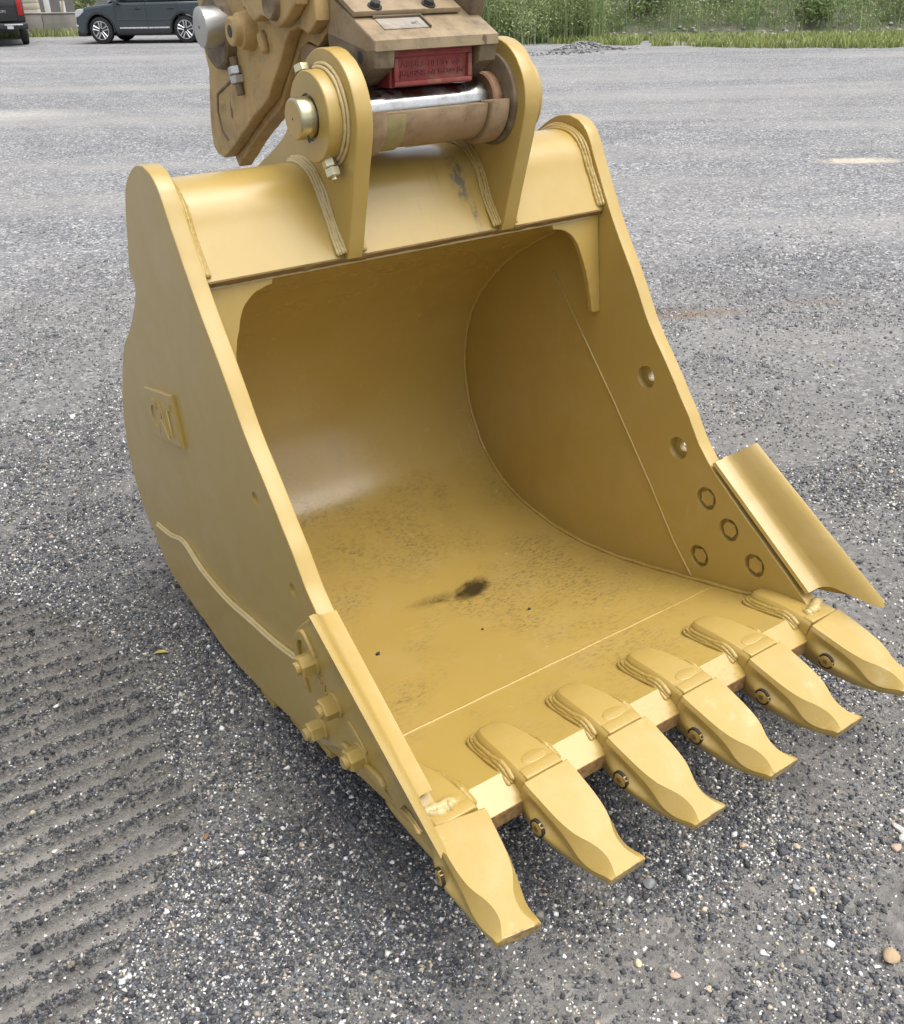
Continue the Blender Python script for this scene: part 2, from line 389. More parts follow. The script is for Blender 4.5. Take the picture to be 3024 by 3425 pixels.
# ------------------------------------------------------------------ ground
def track_edge(y):    # right-hand limit of the crawler track print
    return np.interp(y, [-2.2, -0.9, -0.76, -0.48, -0.33, 0.27, 0.65, 1.05, 1.3], [-2.2, -1.55, -1.36, -1.05, -0.95, -0.90, -0.96, -1.22, -1.7])
def track_mask(x, y):
    e = track_edge(y)+0.09*(fbm(x, y, 7.0, 3)-0.5); return sstep(0.05, -0.05, x-e)
def ridge(x, y):
    yy = y+0.008*(fbm(x, y, 3.0, 2)-0.5)+0.02*x; ph = (yy/0.077) % 1.0
    return sstep(0.27, 0.35, ph)*sstep(0.70, 0.62, ph)
def ground_z(x, y):
    far = 1/(1+((x+0.2)**2+(y+0.3)**2)/60.0)
    z = 0.05*(fbm(x, y, 0.55, 3)-0.5)*far+0.014*(fbm(x, y, 3.1, 3)-0.5)*far+0.006*(vnoise(x, y, 17.0)-0.5)*far
    t = track_mask(x, y); rd = ridge(x, y)*(0.65+0.7*vnoise(x, y, 2.3))
    z = z+t*(0.038*rd-0.020)+t*rd*0.014*(vnoise(x, y, 70)-0.5)+t*rd*0.008*(vnoise(x, y, 25)-0.5)
    # settle level under the bucket so it rests on the ground
    w = np.exp(-((x/0.8)**4+((y-0.12)/0.45)**4)); z = z*(1-w)+w*(0.022+0.008*(fbm(x, y, 9.0, 2)-0.5))
    return z
def silt(x, y):       # 1 = bare pale fines, 0 = gravel cover
    t = track_mask(x, y); rd = ridge(x, y)
    s = sstep(0.52, 0.66, fbm(x, y, 1.15, 4))*0.8+sstep(0.55, 0.68, fbm(x+5, y, 4.2, 3))*0.55
    st = np.clip(1.1-0.95*rd-0.35*vnoise(x, y, 9)*rd, 0, 1)
    return np.clip(s*(1-t)+t*st, 0, 1)

def axis(fine):
    a = []
    for x0, x1, st in fine: a += list(np.arange(x0, x1-1e-9, st))
    a.append(fine[-1][1]); step = fine[-1][2]; x = a[-1]
    while x < 900: step *= 1.16; x += step; a.append(x)
    lo = []; step = fine[0][2]; x = a[0]
    while x > -900: step *= 1.2; x -= step; lo.append(x)
    return np.array(lo[::-1]+a)
gx = axis([(-2.0, -0.75, 0.017), (-0.75, 3.4, 0.035)]); gy = axis([(-2.2, -1.1, 0.016), (-1.1, 1.2, 0.0055), (1.2, 4.6, 0.035)])
GX, GY = np.meshgrid(gx, gy); GZ = ground_z(GX, GY)
nx, ny = len(gx), len(gy); V = np.column_stack([GX.ravel(), GY.ravel(), GZ.ravel()])
idx = np.arange(nx*ny).reshape(ny, nx); Q = np.stack([idx[:-1, :-1], idx[:-1, 1:], idx[1:, 1:], idx[1:, :-1]], -1).reshape(-1, 4)
def np_mesh(name, V, F_, k):
    me = bpy.data.meshes.new(name); me.vertices.add(len(V)); me.vertices.foreach_set('co', np.ascontiguousarray(V, np.float32).ravel())
    nf = len(F_); me.loops.add(nf*k); me.loops.foreach_set('vertex_index', np.ascontiguousarray(F_, np.int32).ravel())
    me.polygons.add(nf); me.polygons.foreach_set('loop_start', np.arange(0, nf*k, k, dtype=np.int32)); me.update(calc_edges=True); return me
gme = np_mesh('ground', V, Q, 4); gme.shade_smooth()
at = gme.attributes.new('silt', 'FLOAT', 'POINT'); at.data.foreach_set('value', silt(GX, GY).ravel().astype(np.float32))
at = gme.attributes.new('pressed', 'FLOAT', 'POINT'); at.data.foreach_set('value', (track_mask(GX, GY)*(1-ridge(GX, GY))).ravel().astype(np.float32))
def ground_mat():
    s = NT('gravel_ground'); si = s.attr('silt').outputs['Fac']
    cellc = s.vor(190, out='Color'); cd = s.vor(190); g2 = s.vor(95, out='Color')
    sepc = s.n.new('ShaderNodeSeparateColor'); s.L(cellc, sepc.inputs[0])
    tone = s.ramp(sepc.outputs[0], [(0.0, (0.040, 0.042, 0.047)), (0.45, (0.085, 0.087, 0.092)), (0.8, (0.17, 0.167, 0.16)), (0.93, (0.30, 0.27, 0.22)), (1.0, (0.66, 0.64, 0.60))])
    sil = s.mix(s.ramp(s.noise(330, 5, 0.8), [(0.30, 0.0), (0.70, 1.0)]), (0.11, 0.104, 0.096), (0.31, 0.294, 0.27)); sil = s.mix(s.ramp(s.noise(28, 4, 0.7), [(0.40, 0.0), (0.72, 0.5)]), sil, (0.12, 0.115, 0.108))
    grit = s.mix(s.ramp(s.noise(60, 5, 0.7), [(0.38, 0.0), (0.62, 1.0)]), tone, sil)
    sepm = s.n.new('ShaderNodeSeparateColor'); s.L(s.vor(75, out='Color'), sepm.inputs[0])
    mid = s.ramp(sepm.outputs[0], [(0.0, (0.075, 0.074, 0.074)), (0.4, (0.16, 0.153, 0.143)), (0.8, (0.25, 0.238, 0.22)), (1.0, (0.40, 0.38, 0.34))])
    sil = s.mix(s.ramp(s.noise(11, 5, 0.75), [(0.38, 0.15), (0.62, 0.60)]), sil, mid)
    # fines pressed smooth by the track shoes
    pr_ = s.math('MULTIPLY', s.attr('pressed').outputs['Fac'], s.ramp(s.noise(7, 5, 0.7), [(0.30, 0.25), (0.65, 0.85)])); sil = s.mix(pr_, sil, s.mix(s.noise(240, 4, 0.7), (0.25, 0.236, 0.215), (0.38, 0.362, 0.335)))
    near = s.mix(si, grit, sil)
    # farther out: coarser cells stand for clusters of stones, with bands of compacted grit
    co = s.mapping(rot=(0, 0, R(34.7)))
    band = s.noise(0.55, 6, 0.62, co=s.mapping(scale=(0.16, 1.0, 1), co=co)); mot = s.noise(2.2, 5, 0.65)
    sep2 = s.n.new('ShaderNodeSeparateColor'); s.L(s.vor(62, out='Color'), sep2.inputs[0])
    sep3 = s.n.new('ShaderNodeSeparateColor'); s.L(s.vor(21, out='Color'), sep3.inputs[0])
    fc = s.ramp(sep2.outputs[0], [(0.0, (0.055, 0.058, 0.066)), (0.35, (0.145, 0.148, 0.155)), (0.72, (0.27, 0.270, 0.272)), (0.88, (0.44, 0.43, 0.41)), (1.0, (0.74, 0.73, 0.70))])
    fc = s.mix(s.ramp(sep3.outputs[0], [(0.55, 0.0), (1.0, 0.40)]), fc, (0.34, 0.34, 0.345))
    fc = s.mix(s.ramp(sep3.outputs[1], [(0.70, 0.0), (1.0, 0.5)]), fc, (0.12, 0.125, 0.135))
    fc = s.mix(s.ramp(mot, [(0.42, 0.0), (0.70, 0.55)]), fc, (0.145, 0.15, 0.162))
    fc = s.mix(s.ramp(band, [(0.45, 0.0), (0.62, 0.62)]), fc, (0.335, 0.32, 0.30))
    spk = s.noise(17, 6, 0.85); fc = s.mix(s.ramp(spk, [(0.30, 0.75), (0.50, 0.0)]), fc, (0.13, 0.133, 0.142)); fc = s.mix(s.ramp(spk, [(0.54, 0.0), (0.74, 0.8)]), fc, (0.46, 0.455, 0.45))
    dist = s.n.new('ShaderNodeVectorMath'); dist.operation = 'DISTANCE'; s.L(s.co, dist.inputs[0]); dist.inputs[1].default_value = (-0.9, -1.0, 0)
    fd = s.ramp(s.math('DIVIDE', dist.outputs['Value'], 16.0), [(0.10, 0.0), (0.42, 1.0)])
    c = s.mix(fd, near, fc)
    nz = s.noise(12, 6, 0.75, dist=1.0)
    for ctr, rad, col, k in (((2.95, 1.66, 0), (0.40, 0.14, 1), (0.20, 0.155, 0.115), 2.0), ((8.15, 4.12, 0), (0.55, 0.22, 1), (0.52, 0.46, 0.36), 2.0), ((1.4, 15.0, 0), (2.2, 0.9, 1), (0.44, 0.42, 0.385), 1.6), ((3.7, 1.3, 0), (0.35, 0.12, 1), (0.22, 0.17, 0.13), 1.0)):
        f = s.math('MULTIPLY', s.math('MULTIPLY', s.blob(ctr, rad, (0, 0, R(-34.7))), k), s.ramp(nz, [(0.36, 0.0), (0.62, 1.3)]), True)
        c = s.mix(f, c, col)
    h = s.mix(si, cd, s.noise(300, 3)); nb = s.bump(h, 0.8, 0.006); nb = s.bump(s.noise(45, 6, 0.75), 0.5, 0.012, nb)
    return s.set(c, 0.88, 0.0, nb, spec=0.3)
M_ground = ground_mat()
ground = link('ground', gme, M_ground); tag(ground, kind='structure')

# loose gravel: every stone a small solid lying on the ground
def gravel(n, P0=(-0.9, -1.15)):
    # visible wedge of the yard, widened all round
    poly = np.array([(-2.2, -0.9), (-1.2, -2.1), (0.6, -2.2), (9.0, 3.0), (9.5, 8.0), (2.4, 12.5), (-0.2, 12.0)])
    def inside(x, y):
        r_ = np.zeros(len(x), bool); j = len(poly)-1
        for i in range(len(poly)):
            a, b = poly[i], poly[j]; c = ((a[1] > y) != (b[1] > y)) & (x < (b[0]-a[0])*(y-a[1])/(b[1]-a[1]+1e-12)+a[0]); r_ ^= c; j = i
        return r_
    X = []; Y = []; cnt = 0
    while cnt < n:
        k = 400000; d = np.sqrt(np.exp(rng.random(k)*math.log(1+(13/1.55)**2))-1)*1.55; t = rng.random(k)*2*math.pi
        x = P0[0]+d*np.cos(t); y = P0[1]+d*np.sin(t); ok = inside(x, y)
        keep = rng.random(k) > silt(x, y)*0.82
        keep &= rng.random(k) < np.clip((8.5-d)/5.0, 0, 1)**1.5
        keep &= rng.random(k) < 0.15+1.5*(fbm(x, y, 9.0, 3)-0.12)
        ok &= keep & ~((np.abs(x) < 0.58) & (y > -0.45) & (y < 0.5)); X.append(x[ok]); Y.append(y[ok]); cnt += ok.sum()
    X = np.concatenate(X)[:n]; Y = np.concatenate(Y)[:n]
    d = np.hypot(X-P0[0], Y-P0[1]); rr = np.exp(rng.normal(math.log(0.0029), 0.38, n))*np.sqrt(1+(d/5.0)**2)
    big = rng.random(n) < 0.006; rr[big] *= rng.uniform(1.5, 2.3, big.sum()); rr = np.clip(rr, 0.0012, 0.022)
    def build(sel, base, tri):
        m_ = sel.sum(); nv = len(base); Vt = base[None]*rng.uniform(0.62, 1.3, (m_, nv, 1))+rng.normal(0, 0.22, (m_, nv, 3)); r_ = rr[sel]
        a = rng.random(m_)*2*math.pi; ca, sa = np.cos(a), np.sin(a); x = Vt[..., 0]*ca[:, None]-Vt[..., 1]*sa[:, None]; y = Vt[..., 0]*sa[:, None]+Vt[..., 1]*ca[:, None]
        tl = rng.normal(0, 0.4, m_); ct, st = np.cos(tl), np.sin(tl); z = Vt[..., 2]*0.78; y2 = y*ct[:, None]-z*st[:, None]; z2 = y*st[:, None]+z*ct[:, None]
        Vt = np.stack([x, y2, z2], -1)*r_[:, None, None]; Vt[..., 0] += X[sel][:, None]; Vt[..., 1] += Y[sel][:, None]; Vt[..., 2] += (ground_z(X[sel], Y[sel])+r_*0.25)[:, None]
        return Vt.reshape(-1, 3), (np.arange(m_)[:, None, None]*nv+np.array(tri)[None]).reshape(-1, 3)
    oc = rr > np.quantile(rr, 0.80)
    V1, F1 = build(oc, np.array([(1, 0, 0), (-1, 0, 0), (0, 1, 0), (0, -1, 0), (0, 0, 1), (0, 0, -1)], float), [(0, 2, 4), (2, 1, 4), (1, 3, 4), (3, 0, 4), (2, 0, 5), (1, 2, 5), (3, 1, 5), (0, 3, 5)])
    V2, F2 = build(~oc, np.array([(1, 0, -.5), (0, 1, -.5), (-1, 0, -.5), (0, -1, -.5), (0.2, 0.1, 0.85)], float), [(0, 1, 4), (1, 2, 4), (2, 3, 4), (3, 0, 4)])
    me = np_mesh('gravel', np.concatenate([V1, V2]), np.concatenate([F1, F2+len(V1)]), 3)
    pal = np.array([(0.034, 0.037, 0.045), (0.055, 0.059, 0.070), (0.085, 0.090, 0.102), (0.13, 0.134, 0.142), (0.20, 0.197, 0.19), (0.26, 0.23, 0.185), (0.44, 0.37, 0.26), (0.60, 0.58, 0.54), (0.80, 0.79, 0.76), (0.16, 0.185, 0.215)])
    pr = np.array([.19, .22, .19, .12, .085, .035, .035, .06, .035, .03]); pr /= pr.sum(); ci = rng.choice(len(pal), n, p=pr)
    colr = pal[ci]*1.12*rng.uniform(0.75, 1.25, (n, 1)); tr_ = track_mask(X, Y)*np.clip(ridge(X, Y)*1.3, 0, 1); wh = (colr.mean(1) > 0.3) & (rng.random(n) < 0.6*tr_); colr[wh] = pal[1]; colr = colr*(1-0.35*tr_)[:, None]; fd = np.clip((d-2.5)/6.0, 0, 1)[:, None]; colr = colr*(1-0.75*fd)+0.75*fd*rng.uniform(0.15, 0.42, (n, 1)); colr = np.column_stack([np.clip(colr, 0, 0.85), np.ones(n)])
    at = me.attributes.new('stone_tone', 'FLOAT_COLOR', 'POINT'); at.data.foreach_set('color', np.concatenate([np.repeat(colr[oc], 6, 0), np.repeat(colr[~oc], 5, 0)]).astype(np.float32).ravel())
    s = NT('gravel_stone'); dust = s.ramp(s.noise(400, 3), [(0.4, 0.0), (0.8, 0.35)])
    mt = s.set(s.mix(dust, s.attr('stone_tone').outputs['Color'], (0.23, 0.22, 0.205)), 0.75, 0.0, spec=0.35)
    o = link('gravel', me, mt); tag(o, 'fine dark and pale gravel scattered over the yard', 'gravel', kind='stuff'); return o
gravel(450000)

# ------------------------------------------------------------------ the bucket
BX = 0.65; TH = 0.0424; XI = BX-TH
bucket = thing('excavator_bucket', (0, 0.12, 0), 'big yellow excavator digging bucket with six teeth resting on the gravel', 'excavator bucket')
def part(name, me, mat, parent=None): return link(name, me, mat, parent or bucket)
def subpart(name, me, mat, parent): 
    o = link(name, me, mat, parent, world_coords=False); return o

def to_x(p, x0, x1):   # the same image point moved from plane x0 to plane x1
    k = (x1-CAM.x)/(x0-CAM.x); return (CAM.y+(p[0]-CAM.y)*k, CAM.z+(p[1]-CAM.z)*k)

# --- profiles in (y, z)
INNER = [(-0.020, 1.168), (0.06, 1.140), (0.170, 1.090), (0.342, 0.998), (0.492, 0.883), (0.605, 0.749), (0.658, 0.603), (0.663, 0.464), (0.615, 0.315), (0.516, 0.182), (0.372, 0.101), (0.190, 0.066), (-0.006, 0.063), (-0.208, 0.092), (-0.390, 0.137), (-0.534, 0.176), (-0.625, 0.201), (-0.790, 0.2465), (-0.931, 0.2855)]
BACK = [(0.133, 1.423), (0.180, 1.418), (0.222, 1.402), (0.268, 1.374), (0.298, 1.345), (0.328, 1.295), (0.362, 1.217), (0.398, 1.135), (0.372, 1.095), (0.414, 1.036), (0.516, 0.941), (0.602, 0.873), (0.690, 0.765), (0.790, 0.585), (0.828, 0.418), (0.800, 0.275), (0.720, 0.178), (0.600, 0.098), (0.440, 0.062), (0.288, 0.046), (0.160, 0.036), (0.0, 0.044), (-0.173, 0.066), (-0.350, 0.105), (-0.500, 0.148), (-0.72, 0.200), (-0.93, 0.236)]
FRONT = [(-0.955, 0.275), (-0.9197, 0.315), (-0.554, 0.560), (-0.443, 0.688), (-0.356, 0.792), (-0.279, 0.880), (-0.243, 0.925), (-0.184, 1.017), (-0.115, 1.112), (-0.059, 1.195), (0.010, 1.312), (0.040, 1.366), (0.062, 1.394), (0.092, 1.414)]
bk = [tuple(p) for p in catmull(BACK[:8], 5)] + [BACK[8]] + [tuple(p) for p in catmull(BACK[9:], 4)]
fr = [tuple(p) for p in catmull(FRONT, 3)]
outline = jag(bk, 0.03, 0.0003, False)+[bk[-1]]+jag(fr, 0.022, 0.0005, False)+[fr[-1]]
H1, H2 = (-0.264, 0.748), (-0.4195, 0.576)
BOLTS = [(-0.5474, 0.462), (-0.642, 0.401), (-0.5513, 0.2665), (-0.7476, 0.3336)]
plates = []
for sx in (-1, 1):
    cs = []
    for hc in (H1, H2):   # spare bolt holes, counterbored from the inside
        cs.append(lathe([(sx*(BX+0.01), 0.0165), (sx*(XI+0.0255), 0.0175), (sx*(XI+0.0255), 0.0335), (sx*(XI-0.01), 0.0345)], hc, 'x', 32))
    for hc in BOLTS:      # pockets for the bolt heads
        cs.append(lathe([(sx*(XI+0.0175), 0.0345), (sx*(XI-0.01), 0.0360)], hc, 'x', 32))
    pl = part('side_plate', cut(xplate(outline, [], sx*BX, sx*XI, 0.0025), cs), M_paint); plates.append(pl)

# --- wrapper: the rolled bottom and back
inn = catmull(INNER, 8); 
nrm = np.gradient(inn, axis=0); nrm = np.column_stack([-nrm[:, 1], nrm[:, 0]]); nrm /= np.linalg.norm(nrm, axis=1)[:, None]
ctr = np.array((0.1, 0.55)); sgn = np.sign(((inn-ctr)*nrm).sum(1)); nrm *= sgn[:, None]
tt = np.linspace(0, 1, len(inn)); thick = 0.034+0.05*np.exp(-((tt-0.42)/0.16)**2)
outp = inn+nrm*thick[:, None]; outp[:, 1] = np.maximum(outp[:, 1], 0.022)
prof = [tuple(p) for p in inn]+[(-0.998, 0.253), (-0.998, 0.214), (-0.93, 0.226)]+[tuple(p) for p in outp[::-1][3:]]
def xsweep(prof, x0, x1, n=2, angle=25):
    return loft([[(x0+(x1-x0)*i/(n-1), p[0], p[1]) for p in prof] for i in range(n)], True, True, angle)
part('wrapper', xsweep(prof, -XI+0.0005, XI-0.0005), M_shell)
# --- top beam (torque tube): folded front plate with a rounded crown
TUBE = [(-0.034, 1.189), (0.000, 1.243), (0.028, 1.290), (0.047, 1.325), (0.066, 1.350), (0.092, 1.370), (0.125, 1.381), (0.165, 1.384), (0.205, 1.378), (0.245, 1.360), (0.285, 1.320), (0.325, 1.25), (0.365, 1.15), (0.385, 1.06), (0.375, 1.015), (0.30, 1.05), (0.172, 1.118), (0.06, 1.160), (-0.018, 1.175)]
tb = [tuple(p) for p in catmull(TUBE[1:15], 4)]
part('top_beam', xsweep([TUBE[0]]+tb+TUBE[15:], -XI+0.001, XI-0.001, angle=28), M_beam)
# ragged flame-cut lower lip of the beam
lipx = np.linspace(-XI+0.002, XI-0.002, 150); rr_ = []
for x in lipx:
    j = 0.003*(vnoise(np.array([x]), np.array([0.3]), 22.0)[0]-0.5)+rng.normal(0, 0.0007)
    d = 0.0155+j; y0, z0 = -0.0355, 1.1905
    rr_.append([(x, y0, z0), (x, y0-0.0008+0.3*j, z0-0.004), (x, y0+0.008, z0-d), (x, y0+0.026, z0-d-0.006), (x, y0+0.03, z0-0.006)])
part('beam_lip', loft(rr_, True, True, 40), plain('dark_cut_edge', (0.20, 0.125, 0.04), 0.6, var=0.35, scale=50, bumps=0.3))

part('lip_edge', box_me(-XI+0.002, XI-0.002, -0.9995, -0.9975, 0.215, 0.2515), M_edge)
# --- corner gussets under the beam
gd = np.array((-0.033, -0.27)); gd /= np.linalg.norm(gd)
for sx in (-1, 1):
    W_, H_ = 0.175, 0.275
    pts = [(0, 0), (W_, 0), (W_-0.004, 0.014)]+[(W_-0.008-0.096*math.sin(R(a)), 0.016+0.096*(1-math.cos(R(a)))) for a in range(8, 76, 8)]+[(0.060, 0.125), (0.047, 0.17), (0.036, 0.23), (0.030, H_), (0, H_)]
    me = extrude2d(jag(pts, 0.010, 0.0006), [], 0.020, 0.002)
    yoff = (-0.004, 1.168)
    nb_ = np.array((-gd[1], gd[0]))
    def fn(c, sx=sx):
        b = c[:, 1]; o = c[:, 2]
        return np.column_stack([sx*(XI-0.0005-c[:, 0]), yoff[0]+gd[0]*b-abs(nb_[0])*o*0-(-1)*o*0.99-0.012, yoff[1]+gd[1]*b])
    remap(me, fn)
    if sx > 0: me.flip_normals()
    part('corner_gusset', me, M_paint)

# --- cutting edge seam, side seam and inside corner welds
part('floor_seam', bead([(-XI+0.01, -0.628, 0.2015), (XI-0.01, -0.628, 0.2010)], 0.0034, 0.006, 0.12, 0.03), M_shell)
for sx in (-1, 1):
    part('side_seam', bead([(sx*(XI-0.0005), 0.175, 0.968), (sx*(XI-0.0005), 0.03, 0.811), (sx*(XI-0.0005), -0.15, 0.618), (sx*(XI-0.0005), -0.33, 0.412), (sx*(XI-0.0005), -0.447, 0.269), (sx*(XI-0.0005), -0.534, 0.184)], 0.0035, 0.006, 0.1, 0.03), M_paint)
    part('corner_weld', bead([(sx*(XI-0.003), p[0]+0.0, p[1]+0.003) for p in catmull(INNER[2:19], 6)], 0.0065, 0.008, 0.12, 0.02), M_shell)
    # three-pass weld where the beam meets the side plate
    for k, (off, xo) in enumerate(((0.001, 0.014), (0.006, 0.009), (0.010, 0.003))):
        pth = []
        for p in [(-0.030, 1.197)]+[tuple(q) for q in catmull(TUBE[1:10], 3)]:
            v = np.array(p)-np.array((0.16, 1.27)); v = v/np.linalg.norm(v); n2 = np.array((-0.86, 0.5)) if p[1] < 1.32 else v
            pth.append((sx*(XI-xo), p[0]+n2[0]*off, p[1]+n2[1]*off))
        part('beam_weld', bead(pth, 0.0062, 0.005, 0.14, 0.016), M_weld2 if k == 1 else M_paint)

# --- hinge ears with bosses, pin and its cross bolt
PY, PZ = 0.0, 1.504
def ear_outline():
    cap = arc((PY, PZ), 0.1385, 183, 47, 26)
    rear = [(0.125, 1.565), (0.165, 1.515), (0.225, 1.448), (0.281, 1.413), (0.353, 1.376), (0.421, 1.345), (0.47, 1.30), (0.47, 1.20), (0.42, 1.12)]
    base = [(0.30, 1.10), (0.10, 1.15), (0.0, 1.175), (-0.047, 1.187)]
    front = [(-0.057, 1.209), (-0.081, 1.293), (-0.098, 1.348), (-0.114, 1.401), (-0.129, 1.452)]
    return cap+[tuple(p) for p in catmull(rear, 3)]+base+front
for x0, x1 in ((-0.245, -0.202), (0.228, 0.272)):
    s_ = -1 if x0 < 0 else 1; xo = x0 if s_ < 0 else x1; xin = x1 if s_ < 0 else x0
    ear = part('hinge_ear', xplate(jag(ear_outline(), 0.02, 0.0004), [], x0, x1, 0.003), M_paint)
    subpart('boss', lathe([(xo+s_*-0.002, 0.098), (xo+s_*0.010, 0.098), (xo+s_*0.043, 0.0965), (xo+s_*0.0455, 0.0945), (xo+s_*0.046, 0.050), (xo+s_*0.040, 0.048)], (PY, PZ), 'x', 56), M_paint, ear)
    subpart('inner_boss', lathe([(xin, 0.108), (xin-s_*0.010, 0.107), (xin-s_*0.012, 0.103), (xin-s_*0.012, 0.05)], (PY, PZ), 'x', 48), M_older, ear)
    ws = []
    for k, (r_, o_) in enumerate(((0.108, 0.003), (0.101, 0.009))):
        ws.append(bead([(xo+s_*o_, PY+r_*math.cos(R(a)), PZ+r_*math.sin(R(a))) for a in range(70, 352, 6)], 0.0045, 0.005, 0.15, 0.013))
    subpart('boss_weld', join(ws, 80), M_weld, ear)
    for xs_, dirn in ((xo, s_), (xin, -s_)):
        wl_ = []
        for k in range(4):
            pth = []
            for p in [(-0.036, 1.196)]+[tuple(q) for q in catmull(TUBE[1:9], 3)]:
                v = np.array(p)-np.array((0.16, 1.24)); v = v/np.linalg.norm(v); hgt = 0.016-0.0045*k; wd = 0.001+0.0052*k
                n2 = np.array((-0.86, 0.5)) if p[1] < 1.32 else v
                pth.append((xs_+dirn*wd, p[0]+n2[0]*hgt*0.8, p[1]+n2[1]*hgt*0.8))
            wl_.append(bead(pth, 0.0047, 0.0045, 0.20, 0.018))
        subpart('ear_weld', join(wl_, 80), M_weld if (s_ < 0 and xs_ == xo) else M_weld2, ear)
pin = part('hinge_pin', lathe([(-0.331, 0.040), (-0.3295, 0.0425), (-0.327, 0.044), (0.352, 0.044), (0.356, 0.041)], (PY, PZ), 'x', 48), M_chrome)
subpart('pin_end', lathe([(-0.3313, 0.0030), (-0.3316, 0.0395), (-0.3305, 0.0418), (-0.3285, 0.0432), (-0.326, 0.0446), (-0.2905, 0.0446)], (PY, PZ), 'x', 48), M_pin, pin)
subpart('pin_centre_mark', lathe([(-0.3319, 0.0001), (-0.3320, 0.0032)], (PY, PZ), 'x', 12), M_boltblk, pin)
subpart('pin_face', lathe([(-0.33175, 0.0034), (-0.33185, 0.0386)], (PY, PZ), 'x', 40), M_paint, pin)
bd = Vector((0, -0.041-0.06, 1.412-1.597)).normalized(); bp = Vector((-0.268, 0.010, 1.5045))
part('retaining_bolt', cyl_between(bp-bd*0.114, bp+bd*0.148, 0.0085), M_zinc)
part('bolt_head', hexnut(bp-bd*0.099, -bd, 0.0185, 0.016, 0.3), M_zinc)
for k in range(2):
    part('lock_nut', hexnut(bp+bd*(0.100+0.0215*k), bd, 0.0185, 0.020, 0.35+0.5*k), M_zinc)
part('bolt_hole', lathe([(-0.3175, 0.0005), (-0.3176, 0.0085)], (-0.0445, 1.4655), 'x', 14), M_boltblk)

# --- embossed maker's badge on the side plate
b0, b1, b3 = np.array((0.446, 0.799)), np.array((0.209, 0.850)), np.array((0.426, 0.651))
bu = b1-b0; bv = b3-b0; bw, bh = np.linalg.norm(bu), np.linalg.norm(bv); bu /= bw; bv /= bh
def badge_map(me, xs, h0):
    def fn(c):
        q = b0[None]+np.outer(c[:, 0], bu)+np.outer(c[:, 1], bv); return np.column_stack([xs-h0-c[:, 2], q[:, 0], q[:, 1]])
    remap(me, fn); bm = bmesh.new(); bm.from_mesh(me); bmesh.ops.recalc_face_normals(bm, faces=bm.faces); bm.to_mesh(me); bm.free(); return me
badge = part('badge', badge_map(extrude2d([(0, 0), (bw, 0), (bw, bh), (0, bh)], [], 0.016, 0.005), -BX, -0.004), M_paint)
def text_mesh(body, w, h, depth, bold=0.0, bevel=0.0):
    cu = bpy.data.curves.new('t', 'FONT'); cu.body = body; cu.size = 1; cu.extrude = 0.05; cu.offset = bold; cu.resolution_u = 4
    ob = bpy.data.objects.new('t', cu); COL.objects.link(ob); dg = bpy.context.evaluated_depsgraph_get()
    me = bpy.data.meshes.new_from_object(ob.evaluated_get(dg), depsgraph=dg); bpy.data.objects.remove(ob)
    n = len(me.vertices); co = np.empty(n*3); me.vertices.foreach_get('co', co); co = co.reshape(-1, 3); lo, hi = co.min(0), co.max(0)
    co = (co-lo)/(hi-lo)*np.array((w, h, depth)); me.vertices.foreach_set('co', co.ravel()); me.update(); me.materials.clear(); return finish(me, 30)
tx = text_mesh('CAT', bw*0.80, bh*0.66, 0.004, 0.02); remap(tx, lambda c: np.column_stack([bw*0.10+c[:, 0], bh*0.84-c[:, 1], c[:, 2]]))
subpart('badge_lettering', badge_map(tx, -BX, 0.0115), M_paint, badge)
tri = extrude2d([(bw*0.36, bh*0.90), (bw*0.66, bh*0.90), (bw*0.50, bh*0.52)], [], 0.006, 0.001)
subpart('badge_triangle', badge_map(tri, -BX, 0.0116), M_paint, badge)

# --- wear plate welded along the lower side
wt_ = [to_x(p, -BX, -BX-0.011) for p in [(0.677, 0.229), (0.530, 0.255), (0.405, 0.292), (0.277, 0.262), (0.089, 0.257), (-0.092, 0.285), (-0.255, 0.310), (-0.440, 0.355)]]
wb_ = [to_x(p, -BX, -BX-0.011) for p in [(-0.52, 0.20), (-0.50, 0.150), (-0.35, 0.106), (-0.173, 0.067), (-0.015, 0.042), (0.176, 0.024), (0.288, 0.040), (0.451, 0.053), (0.621, 0.082), (0.713, 0.165)]]
wtop = [tuple(p) for p in catmull(wt_, 4)]; wbot = [tuple(p) for p in catmull(wb_, 4)]
for sx in (-1, 1):
    wp = part('side_wear_plate', xplate(wtop+wbot, [], sx*(BX+0.011), sx*(BX+0.0005), 0.002), M_paint)
    subpart('wear_plate_weld', join([bead([(sx*(BX+0.009-0.005*k), p[0], p[1]+0.004+0.006*k) for p in wtop], 0.0055, 0.006, 0.10, 0.02) for k in range(2)], 80), M_weld if sx < 0 else M_paint, wp)
# heel wear strips under the floor, their ends showing below the side plate
for (y, z) in ((0.46, 0.046), (0.30, 0.020), (0.12, 0.012), (-0.10, 0.016), (-0.30, 0.062), (-0.45, 0.105)):
    part('heel_wear_strip', box_me(-0.640, 0.640, y-0.045, y+0.045, z-0.010, z+0.016, 0.004), M_paint)

